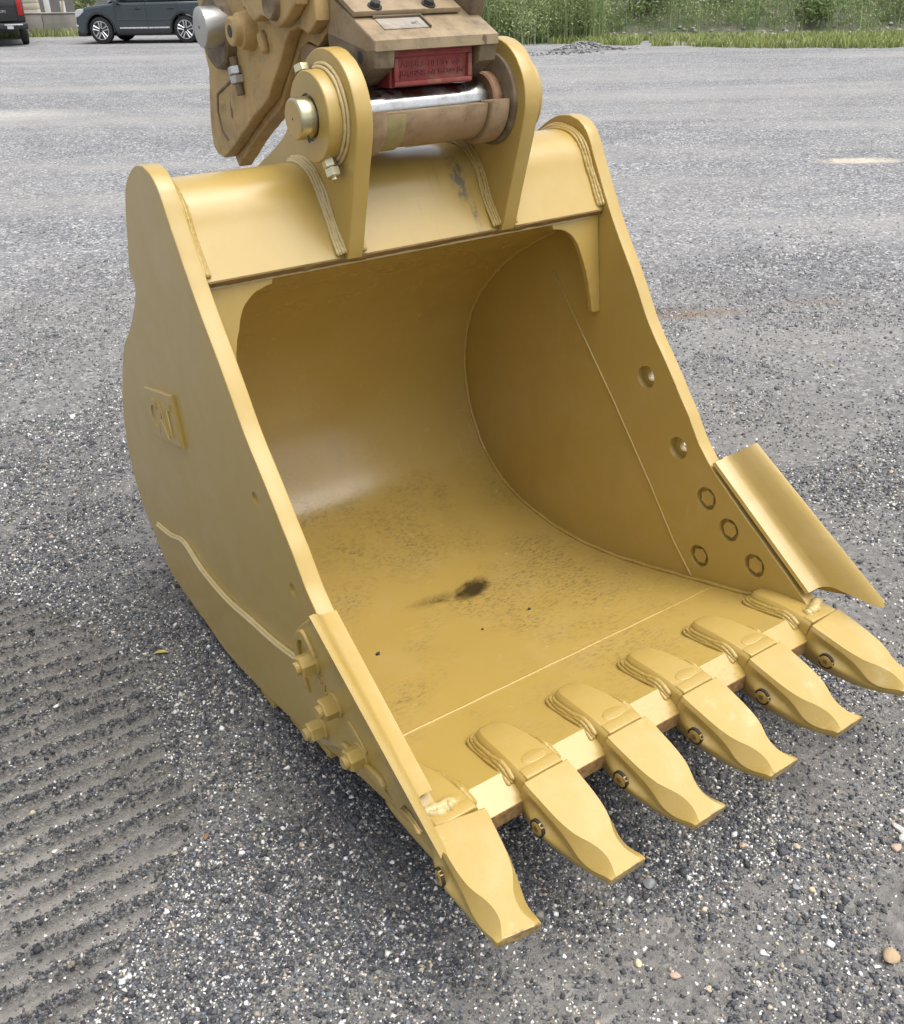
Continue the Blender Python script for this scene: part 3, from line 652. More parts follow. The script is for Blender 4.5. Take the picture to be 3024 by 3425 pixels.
# --- side cutters
BT = np.array((-0.554, 0.569)); E_ = np.array((-0.837, -0.547)); N_ = np.array((-0.547, 0.837))
def en(e, n): p = BT+E_*e+N_*n; return (p[0], p[1])
CUT = [en(-0.012, 0.010), en(-0.030, -0.06), en(-0.039, -0.125), en(-0.022, -0.160), en(0.025, -0.192), en(0.05, -0.235), en(0.09, -0.285), en(0.155, -0.335), en(0.195, -0.318), en(0.222, -0.245), en(0.262, -0.185), en(0.30, -0.148), en(0.345, -0.105), en(0.385, -0.072), en(0.392, -0.048), en(0.375, -0.022), en(0.40, 0.0), en(0.44, 0.010)]
for sx in (-1, 1):
    cutter = part('side_cutter', xplate([tuple(p) for p in catmull(CUT, 3)], [], sx*(BX+0.024), sx*(BX+0.0015), 0.005), M_tooth)
    # the flared wing: a curved blade running forward from the plate edge
    sec = [(XI+0.001, 0.004), (XI+0.004, 0.014), (BX-0.006, 0.022), (BX+0.004, 0.030), (BX+0.010, 0.046), (BX+0.018, 0.074), (BX+0.030, 0.102), (BX+0.038, 0.117), (BX+0.046, 0.123), (BX+0.054, 0.119), (BX+0.047, 0.085), (BX+0.036, 0.045), (BX+0.027, 0.005), (BX+0.0245, -0.05), (BX+0.004, -0.05), (BX+0.003, 0.003)]
    rings = []
    for t in np.linspace(0, 1, 22):
        ring = []
        for x, n in sec:
            q = max(0.0, n)/0.124; nn = n*(0.80+0.225*t) if n > 0.03 else n
            e0 = -0.008+0.022*q; e1 = float(np.interp(q, [0, 0.2, 0.4, 0.65, 0.87, 0.95, 1.0], [0.437, 0.440, 0.462, 0.515, 0.566, 0.574, 0.560]))
            e = e0+(e1-e0)*t; p = en(e, nn); ring.append((sx*x, p[0], p[1]))
        rings.append(ring)
    subpart('wing', loft(rings, True, True, 38), M_tooth, cutter)
    for k, (y, z) in enumerate(BOLTS):
        xo = sx*(BX+0.024)
        subpart('washer', lathe([(xo-sx*0.001, 0.031), (xo+sx*0.006, 0.031), (xo+sx*0.008, 0.028)], (y, z), 'x', 28), M_tooth, cutter)
        subpart('nut', hexnut((xo+sx*0.007, y, z), (sx, 0, 0), 0.027, 0.033, 0.2+0.7*k), M_tooth, cutter)
        subpart('bolt_end', lathe([(xo+sx*0.038, 0.0155), (xo+sx*0.047, 0.0155), (xo+sx*0.050, 0.0135)], (y, z), 'x', 20), M_tooth, cutter)
        xi = sx*XI
        # bolt head sunk in a round pocket on the inside face
        subpart('bolt_head', hexnut((xi+sx*0.018, y, z), (-sx, 0, 0), 0.0255, 0.0135, 0.35+0.4*k, 0.06), M_paint, cutter)
    # cast pad, rib and foundry mark on the outer face
    pd = [en(0.215, -0.075), en(0.225, -0.060), en(0.290, -0.052), en(0.302, -0.066), en(0.296, -0.082), en(0.228, -0.088)]
    subpart('cast_pad', xplate([tuple(p) for p in catmull(pd, 4, True)], [], sx*(BX+0.030), sx*(BX+0.022), 0.003), M_tooth, cutter)
    rb_ = [en(0.245, -0.175), en(0.30, -0.125), en(0.36, -0.075), en(0.385, -0.050), en(0.36, -0.040), en(0.32, -0.075), en(0.27, -0.120), en(0.235, -0.16)]
    subpart('cast_rib', xplate([tuple(p) for p in catmull(rb_, 3, True)], [], sx*(BX+0.036), sx*(BX+0.022), 0.005), M_tooth, cutter)
    rm = [en(-0.030, -0.125), en(-0.020, -0.062), en(0.010, -0.052), en(0.055, -0.058), en(0.02, -0.075), en(0.0, -0.085), en(-0.010, -0.12), en(0.03, -0.175), en(0.085, -0.215), en(0.02, -0.185), en(-0.018, -0.155)]
    subpart('cast_rim', xplate([tuple(p) for p in catmull(rm, 3, True)], [], sx*(BX+0.034), sx*(BX+0.022), 0.004), M_tooth, cutter)
    if sx < 0:
        tm = text_mesh('CAT', 0.052, 0.022, 0.003, 0.01)
        def tfn(c):
            q = np.array(en(0.085, -0.120))[None]+np.outer(c[:, 0], E_)*1.0+np.outer(c[:, 1], N_); return np.column_stack([-BX-0.0235-c[:, 2], q[:, 0], q[:, 1]])
        remap(tm, tfn); subpart('foundry_mark', tm, M_tooth, cutter)

# --- adapters and teeth; built once about the origin of a tooth's rear top edge, forward is -y
def subsurf(o, lv=2):
    md = o.modifiers.new('subsurf', 'SUBSURF'); md.levels = lv; md.render_levels = lv; return o
def cage(stations, creases, cap_crease=(1.0, 1.0)):
    """stations: list of (f, [(x,z) right half from top centre to bottom centre]); creases per ring index"""
    rings = []
    for f, half in stations:
        right = [(x, z) for x, z in half]; left = [(-x, z) for x, z in half[1:-1]][::-1]
        rings.append([(x, -f, z) for x, z in right+left])
    n = len(rings[0]); Vv = [p for r_ in rings for p in r_]; Fc = []
    for i in range(len(rings)-1):
        for j in range(n): a, b = i*n+j, i*n+(j+1) % n; Fc.append((a, b, b+n, a+n))
    # caps as quads/tris between the mirrored halves
    h = len(stations[0][1])
    def cap(o, rev):
        for j in range(h-1):
            r0, r1 = j, j+1; l0 = 0 if j == 0 else n-j; l1 = r1 if r1 == h-1 else n-(j+1)
            q = [o+r0, o+r1, o+l1, o+l0]; u_ = []
            for v in q:
                if v not in u_: u_.append(v)
            Fc.append(tuple(u_ if rev else u_[::-1]))
    cap(0, True); cap((len(rings)-1)*n, False)
    me = bpy.data.meshes.new('m'); me.from_pydata(Vv, [], Fc)
    bm = bmesh.new(); bm.from_mesh(me); bmesh.ops.recalc_face_normals(bm, faces=bm.faces)
    cl = bm.edges.layers.float.new('crease_edge'); bm.verts.ensure_lookup_table()
    N = len(rings)
    for e in bm.edges:
        a, b = sorted((e.verts[0].index, e.verts[1].index)); ra, rb = a//n, b//n; ja, jb = a % n, b % n
        if ra != rb and ja == jb:
            k = ja if ja < h else n-ja; e[cl] = creases.get(k, 0.0); e.smooth = creases.get(k, 0.0) < 0.9
        elif ra == rb and ra in (0, N-1) and (abs(ja-jb) in (1, n-1)):
            e[cl] = cap_crease[0] if ra == 0 else cap_crease[1]
    bm.to_mesh(me); bm.free(); me.polygons.foreach_set('use_smooth', [True]*len(me.polygons)); return me
def half(wt, ws, zs, wv, zv, wm, zm, wb, zb, zt=0.0): return [(0, zt), (wt, zt), (ws, zs), (wv, zv), (wm, zm), (wb, zb), (0, zb-0.002)]
TOOTH = [(0.000, half(.0600, .0650, -.010, .0640, -.034, .0635, -.062, .055, -.108)),
         (0.010, half(.0605, .0655, -.010, .0645, -.034, .0640, -.062, .056, -.110)),
         (0.036, half(.0595, .0645, -.011, .0605, -.033, .0720, -.058, .058, -.108)),
         (0.066, half(.0580, .0630, -.012, .0575, -.034, .0815, -.055, .060, -.104)),
         (0.098, half(.0565, .0615, -.013, .0560, -.037, .0800, -.058, .061, -.098)),
         (0.130, half(.0525, .0595, -.015, .0570, -.040, .0700, -.058, .058, -.088)),
         (0.160, half(.0450, .0570, -.024, .0575, -.044, .0600, -.060, .053, -.083)),
         (0.184, half(.0300, .0560, -.038, .0545, -.050, .0555, -.058, .050, -.075)),
         (0.210, half(.0220, .0525, -.0400, .0505, -.045, .0510, -.050, .047, -.063)),
         (0.238, half(.0220, .0510, -.0255, .0500, -.029, .0505, -.034, .048, -.044)),
         (0.258, half(.0320, .0485, -.0080, .0490, -.012, .0495, -.018, .047, -.030)),
         (0.271, half(.0360, .0475, -.0050, .0480, -.009, .0480, -.016, .046, -.026))]
tooth_me = cage(TOOTH, {1: 1.0, 2: 0.95, 3: 0.7, 4: 0.4, 5: 0.85}, (0.95, 0.95))
# depth of the finished cheek where the retainer sits
_to = bpy.data.objects.new('tmp', tooth_me); COL.objects.link(_to); subsurf(_to); _dg = bpy.context.evaluated_depsgraph_get(); _ev = _to.evaluated_get(_dg)
_hit = _ev.ray_cast(Vector((-0.2, -0.080, -0.056)), Vector((1, 0, 0))); XC = _hit[1].x if _hit[0] else -0.07; bpy.data.objects.remove(_to)
def gap_mesh(): return ring_lathe([(XC+0.006, 0.0215), (XC-0.0012, 0.0212), (XC-0.0012, 0.0172), (XC+0.006, 0.0170)], (0, 0), 26)
def ret_mesh():   # retainer seen in the tooth's cheek, with a square socket and two lugs
    ms = [lathe([(XC+0.006, 0.0170), (XC-0.0016, 0.0166), (XC-0.0026, 0.0150)], (0, 0), 'x', 24)]
    for sg in (-1, 1): ms.append(box_me(XC-0.0022, XC+0.006, -0.006, 0.006, sg*0.0175-0.0035, sg*0.0175+0.0035, 0.001))
    return join(ms, 35)
def sq_mesh(): return box_me(XC-0.0030, XC+0.002, -0.0065, 0.0065, -0.0065, 0.0065, 0.0008)
ADAPT = [(-0.212, [(0, -.030), (.020, -.031), (.029, -.037), (.034, -.055), (.036, -.085), (0, -.085)]),
         (-0.194, [(0, -.022), (.034, -.023), (.044, -.032), (.050, -.052), (.051, -.085), (0, -.085)]),
         (-0.150, [(0, -.011), (.041, -.012), (.051, -.022), (.056, -.045), (.057, -.080), (0, -.080)]),
         (-0.100, [(0, -.003), (.045, -.004), (.054, -.014), (.059, -.040), (.060, -.075), (0, -.075)]),
         (-0.050, [(0, .001), (.048, -.000), (.057, -.010), (.061, -.040), (.061, -.080), (0, -.082)]),
         (-0.015, [(0, .002), (.050, .001), (.058, -.008), (.062, -.050), (.058, -.104), (0, -.106)]),
         (0.000, [(0, -.0010), (.049, -.002), (.056, -.011), (.058, -.050), (.054, -.100), (0, -.104)])]
adapt_me = cage(ADAPT, {1: 0.95, 2: 0.7}, (0.6, 1.0))
LOWER = [(-0.250, [(0, -.118), (.024, -.118), (.034, -.122), (.036, -.126), (.030, -.130), (0, -.131)]),
         (-0.200, [(0, -.098), (.044, -.098), (.054, -.103), (.056, -.112), (.048, -.122), (0, -.124)]),
         (-0.100, [(0, -.072), (.048, -.072), (.058, -.080), (.060, -.098), (.052, -.114), (0, -.117)]),
         (-0.020, [(0, -.060), (.050, -.060), (.060, -.070), (.061, -.092), (.053, -.108), (0, -.111)]),
         (0.004, [(0, -.058), (.049, -.058), (.058, -.068), (.060, -.090), (.052, -.106), (0, -.109)])]
lower_me = cage(LOWER, {1: 0.5, 4: 0.5}, (0.2, 1.0))
def weld_mesh():
    ms = []
    for sd in (-1, 1):
        for k, (w_, h_) in enumerate(((0.001, 0.011), (0.0065, 0.006), (0.012, 0.001))):
            pth = []
            for f, hw in ((-0.212, 0.0), (-0.213, 0.018), (-0.202, 0.038), (-0.172, 0.049), (-0.120, 0.055), (-0.070, 0.058), (-0.028, 0.059)):
                y = -0.99-f; lz = np.interp(y, [-0.998, -0.931, -0.79, -0.625], [0.253, 0.2855, 0.2465, 0.201])
                ex = w_ if hw > 0 else 0; fx = f-(w_ if f < -0.19 else 0)
                pth.append((sd*(hw+ex), -fx, lz-0.304+h_))
            pc = catmull(pth, 4)
            ms.append(bead(pc, 0.0066-0.0006*k, 0.0045, 0.14, 0.013))
    return join(ms, 80)
weld_me = weld_mesh()
def lug_mesh():
    ms = [box_me(-0.050, 0.050, -0.0035, 0.028, -0.010, 0.0025, 0.004, 3)]
    pts = [(0.034*math.cos(t), 0.044+0.018*math.sin(t)) for t in np.linspace(0, 2*math.pi, 22, endpoint=False)]
    e = extrude2d(pts, [], 0.010, 0.003, angle=40); xform(e, Matrix.Rotation(R(-3), 4, 'X') @ Matrix.Translation((0.006, 0, -0.006))); ms.append(e)
    return join(ms, 35)
lug_me = lug_mesh(); ret_me, sqr_me, gap_me = ret_mesh(), sq_mesh(), gap_mesh(); M_gap = plain('dark_gap', (0.030, 0.022, 0.012), 0.8)
TILT = math.atan2(0.053, 0.264)      # tooth tops fall towards the tip
SP = 0.2403
for k in range(6):
    x = (k-2.5)*SP; yaw = 0.0; dz = 0.0
    if k == 0: x, yaw, dz = -0.594, -10.0, 0.004
    if k == 5: x, yaw = 0.603, 3.0
    adp = link('tooth_adapter', adapt_me, M_tooth, bucket); adp.location = (x, -0.99, 0.304); subsurf(adp)
    for nm, me_, mt in (('lower_leg', lower_me, M_tooth), ('adapter_weld', weld_me, M_weld2), ('lug', lug_me, M_tooth)):
        c = subpart(nm, me_, mt, adp)
        if nm == 'lower_leg': subsurf(c)
    th = link('tooth', tooth_me, M_point, bucket)
    th.location = (x-0.006*math.sin(R(yaw)), -0.996, 0.303+dz); th.rotation_euler = (TILT*(0.72 if k == 0 else 1.0), 0, R(yaw)); subsurf(th)
    for nm, me_, mt in (('retainer', ret_me, M_tooth), ('retainer_socket', sqr_me, M_edge), ('retainer_gap', gap_me, M_gap)):
        c = subpart(nm, me_, mt, th); c.location = (0, -0.080, -0.056); c.rotation_euler = (R(8+13*k), 0, 0)
# weld build-up over the two corner adapters
for sx in (-1, 1):
    part('corner_build_up', join([bead([(sx*(0.660-0.012*j), -0.935-0.004*j, 0.300+0.003*(j % 2)), (sx*(0.600-0.010*j), -0.965+0.002*j, 0.306)], 0.012, 0.006, 0.25, 0.02) for j in range(4)], 80), M_weld)

# ------------------------------------------------------------------ the quick coupler holding the bucket pin
coup = thing('quick_coupler', (0, 0.45, 1.29), 'worn dirty yellow quick coupler clamped on the bucket pin, red plate on its front', 'coupler')
def cpart(name, me, mat=None): return link(name, me, mat or M_old, coup)
CP = [(0.834, 2.02), (0.836, 1.723), (0.838, 1.595), (0.822, 1.548), (0.853, 1.453), (0.872, 1.371), (0.865, 1.332), (0.840, 1.316), (0.800, 1.312), (0.770, 1.320), (0.677, 1.369), (0.540, 1.447), (0.427, 1.505), (0.379, 1.552), (0.333, 1.597), (0.296, 1.637), (0.264, 1.664), (0.224, 1.673), (0.17, 1.66), (0.12, 1.69), (0.12, 2.02)]
CP2 = [(0.80, 2.0), (0.80, 1.6), (0.82, 1.33), (0.785, 1.283), (0.622, 1.383), (0.448, 1.471), (0.385, 1.535), (0.354, 1.572), (0.291, 1.622), (0.250, 1.641), (0.20, 1.630), (0.15, 1.66), (0.12, 2.0)]
for sx in (-1, 1):
    cpart('side_plate', xplate(jag(CP, 0.02, 0.0012), [], sx*0.190, sx*0.152, 0.005))
    cpart('inner_plate', xplate(jag(CP2, 0.02, 0.001), [], sx*0.151, sx*0.105, 0.005))
CP3 = [(0.46, 2.02), (0.450, 1.735), (0.436, 1.712), (0.405, 1.688), (0.380, 1.682), (0.345, 1.695), (0.310, 1.690), (0.285, 1.676), (0.254, 1.672), (0.206, 1.690), (0.165, 1.716), (0.130, 1.76), (0.130, 2.02)]
for sx in (-1, 1):
    lk = cpart('link_plate', xplate([tuple(p) for p in catmull(CP3, 2)], [], sx*0.226, sx*0.191, 0.006))
    subpart('link_boss', lathe([(sx*0.225, 0.036), (sx*0.240, 0.034), (sx*0.243, 0.030), (sx*0.236, 0.018)], (0.262, 1.722), 'x', 28), M_older, lk)
# rear pin with its flange
fl = cpart('pin_flange', lathe([(-0.188, 0.094), (-0.214, 0.090), (-0.219, 0.084), (-0.219, 0.052)], (0.682, 1.648), 'x', 44), M_older)
rp = cpart('rear_pin', lathe([(-0.1886, 0.049), (-0.2655, 0.049), (-0.269, 0.0475), (-0.2705, 0.044)], (0.642, 1.664), 'x', 44), M_steel)
subpart('pin_centre_mark', lathe([(-0.2704, 0.004), (-0.2709, 0.004)], (0.644, 1.664), 'x', 12), M_boltblk, rp)
gb = cpart('grease_boss', lathe([(-0.186, 0.047), (-0.205, 0.045), (-0.225, 0.042), (-0.228, 0.036), (-0.246, 0.034), (-0.249, 0.030), (-0.249, 0.015), (-0.236, 0.013)], (0.492, 1.658), 'x', 30))
subpart('grease_hole', lathe([(-0.2492, 0.012), (-0.2495, 0.012)], (0.492, 1.658), 'x', 16), M_boltblk, gb)
cpart('rib', tube(resample([(-0.195, 0.415, 1.66), (-0.200, 0.405, 1.635), (-0.196, 0.40, 1.61)], 0.008), 0.013, 10))
nd = Vector((0, -0.25, -0.97)).normalized(); npos = Vector((-0.200, 0.603, 1.572))
cpart('flange_bolt', cyl_between(npos-nd*0.02, npos+nd*0.075, 0.011), M_older)
for k in range(2): cpart('flange_nut', hexnut(npos+nd*(0.004+0.0225*k), nd, 0.021, 0.020, 0.3+0.6*k), M_steel)
# raised shape cut into the side plate and a scratch-weld line
cpart('raised_edge', tube(resample([(-0.190, 0.655, 1.532), (-0.190, 0.775, 1.487), (-0.190, 0.79, 1.44), (-0.190, 0.775, 1.386), (-0.190, 0.738, 1.366)], 0.012), 0.0045, 7), M_older)
# nose block: sloping top slab, cheeks, recessed red plate
slab = [(-0.080, 1.654), (-0.080, 1.633), (-0.045, 1.628), (0.14, 1.66), (0.14, 1.748), (0.03, 1.7045)]
cpart('nose_slab', xplate(slab, [], -0.154, 0.190, 0.004), M_slab)
for x0, x1 in ((-0.153, -0.098), (0.138, 0.189)):
    ck = cpart('nose_cheek', xplate([(-0.078, 1.640), (-0.068, 1.598), (0.012, 1.556), (0.14, 1.58), (0.14, 1.70), (-0.03, 1.66)], [], x0, x1, 0.005), M_older)
    if x0 < 0: subpart('cheek_hole', lathe([(-0.1532, 0.013), (-0.1536, 0.013)], (-0.010, 1.618), 'x', 18), M_boltblk, ck)
rb = cpart('red_plate', xplate([(-0.048, 1.632), (-0.040, 1.553), (0.06, 1.550), (0.06, 1.632)], [], -0.097, 0.137, 0.003), M_red)
for zz0, zz1, xx0, xx1 in ((1.556, 1.566, -0.090, 0.130), (1.616, 1.630, -0.090, 0.130), (1.5665, 1.6155, -0.090, -0.078), (1.5665, 1.6155, 0.118, 0.130)):
    subpart('plate_rim', box_me(xx0, xx1, -0.0535, -0.036, zz0, zz1, 0.002), M_red, rb)
M_pale = plain('dusty_lettering', (0.21, 0.065, 0.058), 0.8, var=0.3, scale=80)
for body, z0, x0, w in (('ABBR3-10 ESY 03', 1.594, -0.068, 0.165), ('JHGHNR NI 3H103 JN', 1.574, -0.070, 0.180)):
    tm = text_mesh(body, w, 0.0125, 0.002)
    remap(tm, lambda c: np.column_stack([x0+c[:, 0], -0.0445-c[:, 2], z0+c[:, 1]])); tm.flip_normals(); subpart('raised_lettering', tm, M_pale, rb)
# core of the body behind the nose
cpart('body_core', xplate([(0.05, 1.552), (0.12, 1.545), (0.30, 1.60), (0.45, 1.70), (0.5, 2.0), (0.18, 2.0), (0.141, 1.76), (0.141, 1.56)], [], -0.104, 0.104, 0.004), M_older)
sl = Vector((0, 0.105, 0.048)).normalized(); nn = Vector((0, -sl.z, sl.y))
def on_top(x, t, h): return Vector((x, -0.080, 1.654))+sl*t+nn*h
def slope_box(x0, x1, t0, t1, h0, h1, bev=0.0015):
    me = box_me(x0, x1, t0, t1, h0, h1, bev); M = Matrix(((1, 0, 0, 0), (0, sl.y, nn.y, -0.080), (0, sl.z, nn.z, 1.654), (0, 0, 0, 1))); return xform(me, M)
cpart('cover_plate', slope_box(-0.156, 0.136, 0.095, 0.42, 0.0045, 0.0165), M_slab)
for x in (-0.093, 0.053):
    hb = cpart('cover_bolt', hexnut(on_top(x, 0.112, 0.017), nn, 0.0125, 0.013, 0.2+x), M_boltblk)
    subpart('washer', cyl_between(on_top(x, 0.112, 0.0165), on_top(x, 0.112, 0.0195), 0.017), M_boltblk, hb)
cpart('label_plate', slope_box(-0.104, 0.016, 0.042, 0.088, 0.0005, 0.0022, 0.0005), M_decal)
for a_ in ((-0.108, 0.022, 0.089, 0.094), (0.017, 0.022, 0.040, 0.089)): cpart('label_rim', slope_box(a_[0], a_[1], a_[2], a_[3], 0.0003, 0.0075), M_older)
cpart('right_upright', xplate([(0.0, 1.69), (-0.02, 1.73), (-0.02, 2.0), (0.2, 2.02), (0.2, 1.70)], [], 0.160, 0.2, 0.006), M_older)
# lower jaw wrapping the pin
def jaw(r0, r1, a0, a1, x0, x1, b=0.004): return xplate(arc((PY, PZ), r1, a0, a1, 22)+arc((PY, PZ), r0, a1, a0, 22), [], x0, x1, b, 40)
jw = cpart('jaw', jaw(0.0475, 0.086, 178, 345, -0.139, 0.156), M_hook)
for x0, x1, r_ in ((-0.188, -0.1395, 0.100), (0.1565, 0.213, 0.100)):
    subpart('jaw_cheek', jaw(0.0475, r_, 174, 345, x0, x1, 0.007), M_hook, jw)
subpart('jaw_pad', jaw(0.0865, 0.0905, 181, 255, -0.137, -0.085, 0.0015), old_paint('olive_pad', (0.30, 0.25, 0.11), 0.4), jw)
cpart('jaw_web', xplate([(0.055, 1.43), (0.10, 1.42), (0.30, 1.56), (0.30, 1.64), (0.10, 1.62), (0.055, 1.55)], [], -0.15, 0.15, 0.004), M_hook)
cpart('collar', lathe([(0.2145, 0.064), (0.195, 0.064), (0.190, 0.060), (0.190, 0.0445)], (PY, PZ), 'x', 36), old_paint('rusty_collar', (0.22, 0.10, 0.045), 0.5))

# ------------------------------------------------------------------ single stones, leaf litter
def stone_mesh(seed, el=(1, 0.8, 0.6), smooth=False):
    r_ = random.Random(seed); bm = bmesh.new(); bmesh.ops.create_icosphere(bm, subdivisions=2, radius=1)
    ph = [r_.uniform(0, 6) for _ in range(6)]
    cuts = [(Vector((r_.gauss(0, 1), r_.gauss(0, 1), r_.gauss(0, 1))).normalized(), r_.uniform(0.62, 0.9)) for _ in range(0 if smooth else 8)]
    for v in bm.verts:
        d = v.co.normalized(); q = 1+0.10*math.sin(3*d.x+ph[0])+0.08*math.sin(4*d.y+ph[1])+0.07*math.sin(5*d.z+ph[2])
        v.co = d*q
        for n_, k in cuts:
            t = v.co.dot(n_)
            if t > k: v.co -= n_*(t-k)
        v.co = Vector((v.co.x*el[0], v.co.y*el[1], v.co.z*el[2]))
    me = bpy.data.meshes.new('m'); bm.to_mesh(me); bm.free(); return finish(me, 60 if smooth else 25)
def stone_mat(name, col): return plain(name, col, 0.75, var=0.25, scale=120, bumps=0.4)
MS = {'white': stone_mat('white_stone', (0.62, 0.60, 0.56)), 'cream': stone_mat('cream_stone', (0.58, 0.50, 0.34)), 'tan': stone_mat('tan_stone', (0.44, 0.32, 0.19)), 'grey': stone_mat('grey_stone', (0.30, 0.31, 0.32)), 'peach': stone_mat('peach_stone', (0.52, 0.37, 0.28))}
for k, (x, y, d, m_, el, lab) in enumerate([
    (-0.194, -1.183, 0.034, 'grey', (1, .85, .8), 'rough grey stone on bare ground just in front of the second tooth from the left'),
    (-0.353, -1.311, 0.022, 'cream', (1, .8, .7), 'chunky cream pebble left of the long peach one near the bottom edge'),
    (-0.313, -1.379, 0.023, 'peach', (1.1, .7, .6), 'long peach pebble near the bottom edge below the grey stone'),
    (-0.277, -1.438, 0.016, 'cream', (1, .8, .6), 'small yellowish pebble right of the long peach one near the bottom edge'),
    (-0.186, -1.490, 0.015, 'white', (1, .95, .8), 'small round white pebble by the middle of the bottom edge'),
    (0.088, -1.611, 0.042, 'tan', (1.15, .75, .5), 'smooth oval tan pebble at the right edge near the bottom corner'),
    (0.407, -1.420, 0.038, 'white', (1.2, .6, .5), 'long white stone, upper of the three at the right edge'),
    (0.389, -1.443, 0.028, 'white', (1, .9, .8), 'blocky white stone, middle of the three at the right edge'),
    (0.350, -1.449, 0.027, 'peach', (1, .9, .7), 'pinkish white stone, lowest of the three at the right edge'),
    (0.071, -1.383, 0.020, 'grey', (1, .8, .6), 'flat bluish grey pebble beside a cream one, right of the grey stone'),
    (0.093, -1.410, 0.019, 'cream', (1, .9, .8), 'angular cream pebble touching the gravel beside a flat bluish grey one'),
    (0.163, -1.311, 0.019, 'cream', (1.1, .7, .6), 'wedge shaped cream pebble between the tooth tips and the right edge stones'),
    (0.064, -1.234, 0.020, 'peach', (1, .9, .8), 'round peach pebble below the third tooth from the left')]):
    r_ = d*0.5; o = link('pebble', stone_mesh(k+3, el, m_ == 'tan'), MS[m_]); o.scale = (r_, r_, r_); o.rotation_euler = (0.1, 0.1, k*1.3)
    o.location = (x, y, float(ground_z(np.array([x]), np.array([y]))[0])+r_*el[2]*0.55); tag(o, lab, 'pebble', 'loose pebbles on the gravel')
def leaf_mesh(L, w):
    V = []; Fc = []
    for i, t in enumerate(np.linspace(0, 1, 7)):
        ww = w*math.sin(math.pi*min(1, t*0.97+0.02))**0.8; z = 0.25*L*t*(1-t)+0.002
        V += [(t*L, -ww, z+ww*0.5), (t*L, 0, z), (t*L, ww, z+ww*0.4)]
        if i: a = 3*i; Fc += [(a-3, a-2, a+1, a), (a-2, a-1, a+2, a+1)]
    me = mesh(V, Fc, 60); return me
lf = link('fallen_leaf', leaf_mesh(0.045, 0.008), plain('yellow_leaf', (0.42, 0.36, 0.10), 0.6, var=0.3, scale=60)); lf.location = (-0.83, 0.31, float(ground_z(np.array([-0.83]), np.array([0.31]))[0])+0.003); lf.rotation_euler = (0, 0, -0.5); tag(lf, 'small yellow green leaf lying on the gravel left of the bucket', 'leaf')
lf = link('fallen_leaf', leaf_mesh(0.022, 0.006), plain('brown_leaf', (0.22, 0.13, 0.06), 0.7, var=0.3, scale=60)); lf.location = (-0.98, -0.47, float(ground_z(np.array([-0.98]), np.array([-0.47]))[0])+0.004); lf.rotation_euler = (0, 0, 0.9); tag(lf, 'tiny brown curled leaf at the right end of the track print', 'leaf')
M_twig = plain('dry_twig', (0.27, 0.22, 0.15), 0.8, var=0.3, scale=90)
for pts, lab in (([(-1.02, 0.03), (-1.035, -0.015), (-1.036, -0.05)], 'thin dry twig standing across the ridges of the track print'), ([(-1.06, 0.06), (-1.03, 0.075)], 'short dry straw beside the thin twig on the track print'), ([(0.28, -1.30), (0.315, -1.335), (0.335, -1.37)], 'thin pale straw on the gravel left of the white stones')):
    P3 = [(x, y, float(ground_z(np.array([x]), np.array([y]))[0])+0.008) for x, y in pts]; o = link('twig', tube(resample(P3, 0.01), 0.0014, 6), M_twig); tag(o, lab, 'twig', 'twigs on the gravel')

for k, (x, y, z, r_, lab) in enumerate(((-0.32, -0.191, 0.088, 0.0085, 'small dark dirt clod on the bucket floor near the left side plate'), (0.156, -0.302, 0.114, 0.006, 'tiny black crumb in the middle of the bucket floor'), (-0.02, -0.30, 0.114, 0.0045, 'tiny dark crumb on the bucket floor between the clod and the stain'))):
    o = link('dirt_clod', stone_mesh(90+k, (1, .8, .7)), M_boltblk); o.scale = (r_, r_, r_); o.location = (x, y, z+r_*0.5); tag(o, lab, 'dirt clod', 'dirt crumbs inside the bucket')
# ------------------------------------------------------------------ vehicles at the far side of the yard
def frame(o, ex, ey): return Matrix(((ex.x, ey.x, 0, o.x), (ex.y, ey.y, 0, o.y), (0, 0, 1, 0), (0, 0, 0, 1)))
def rel(name, me, mat, parent, loc=None):
    o = bpy.data.objects.new(name, me); COL.objects.link(o); o.parent = parent
    if mat is not None and not me.materials: me.materials.append(mat)
    if loc is not None: o.location = loc
    return o
def side_ext(outl, holes, y0, y1, bevel, ang=35, res=3):
    """profile in (x, z) extruded along y"""
    me = extrude2d(outl, holes, y1-y0, bevel, res, ang); remap(me, lambda c: np.column_stack([c[:, 0], y0+c[:, 2], c[:, 1]])); me.flip_normals(); return me
def car_paint(name, col, rough=0.25):
    s = NT(name); return s.set(s.mix(s.noise(3, 3), tuple(v*0.92 for v in col), tuple(v*1.08 for v in col)), rough, 0.15, coat=0.8, coat_r=0.05)
M_glass = NT('dark_glass').set((0.015, 0.018, 0.02), 0.06, 0.0)
M_trim = plain('black_trim', (0.02, 0.021, 0.022), 0.5, var=0.2); M_bright = steel('bright_trim', (0.72, 0.72, 0.72), 0.2, 0.1); M_alloy = steel('alloy_rim', (0.66, 0.67, 0.69), 0.28, 0.08)
M_lamp = NT('clear_lamp').set((0.60, 0.62, 0.64), 0.12, 0.3); M_tail = NT('red_lamp').set((0.35, 0.012, 0.012), 0.15, 0.0)
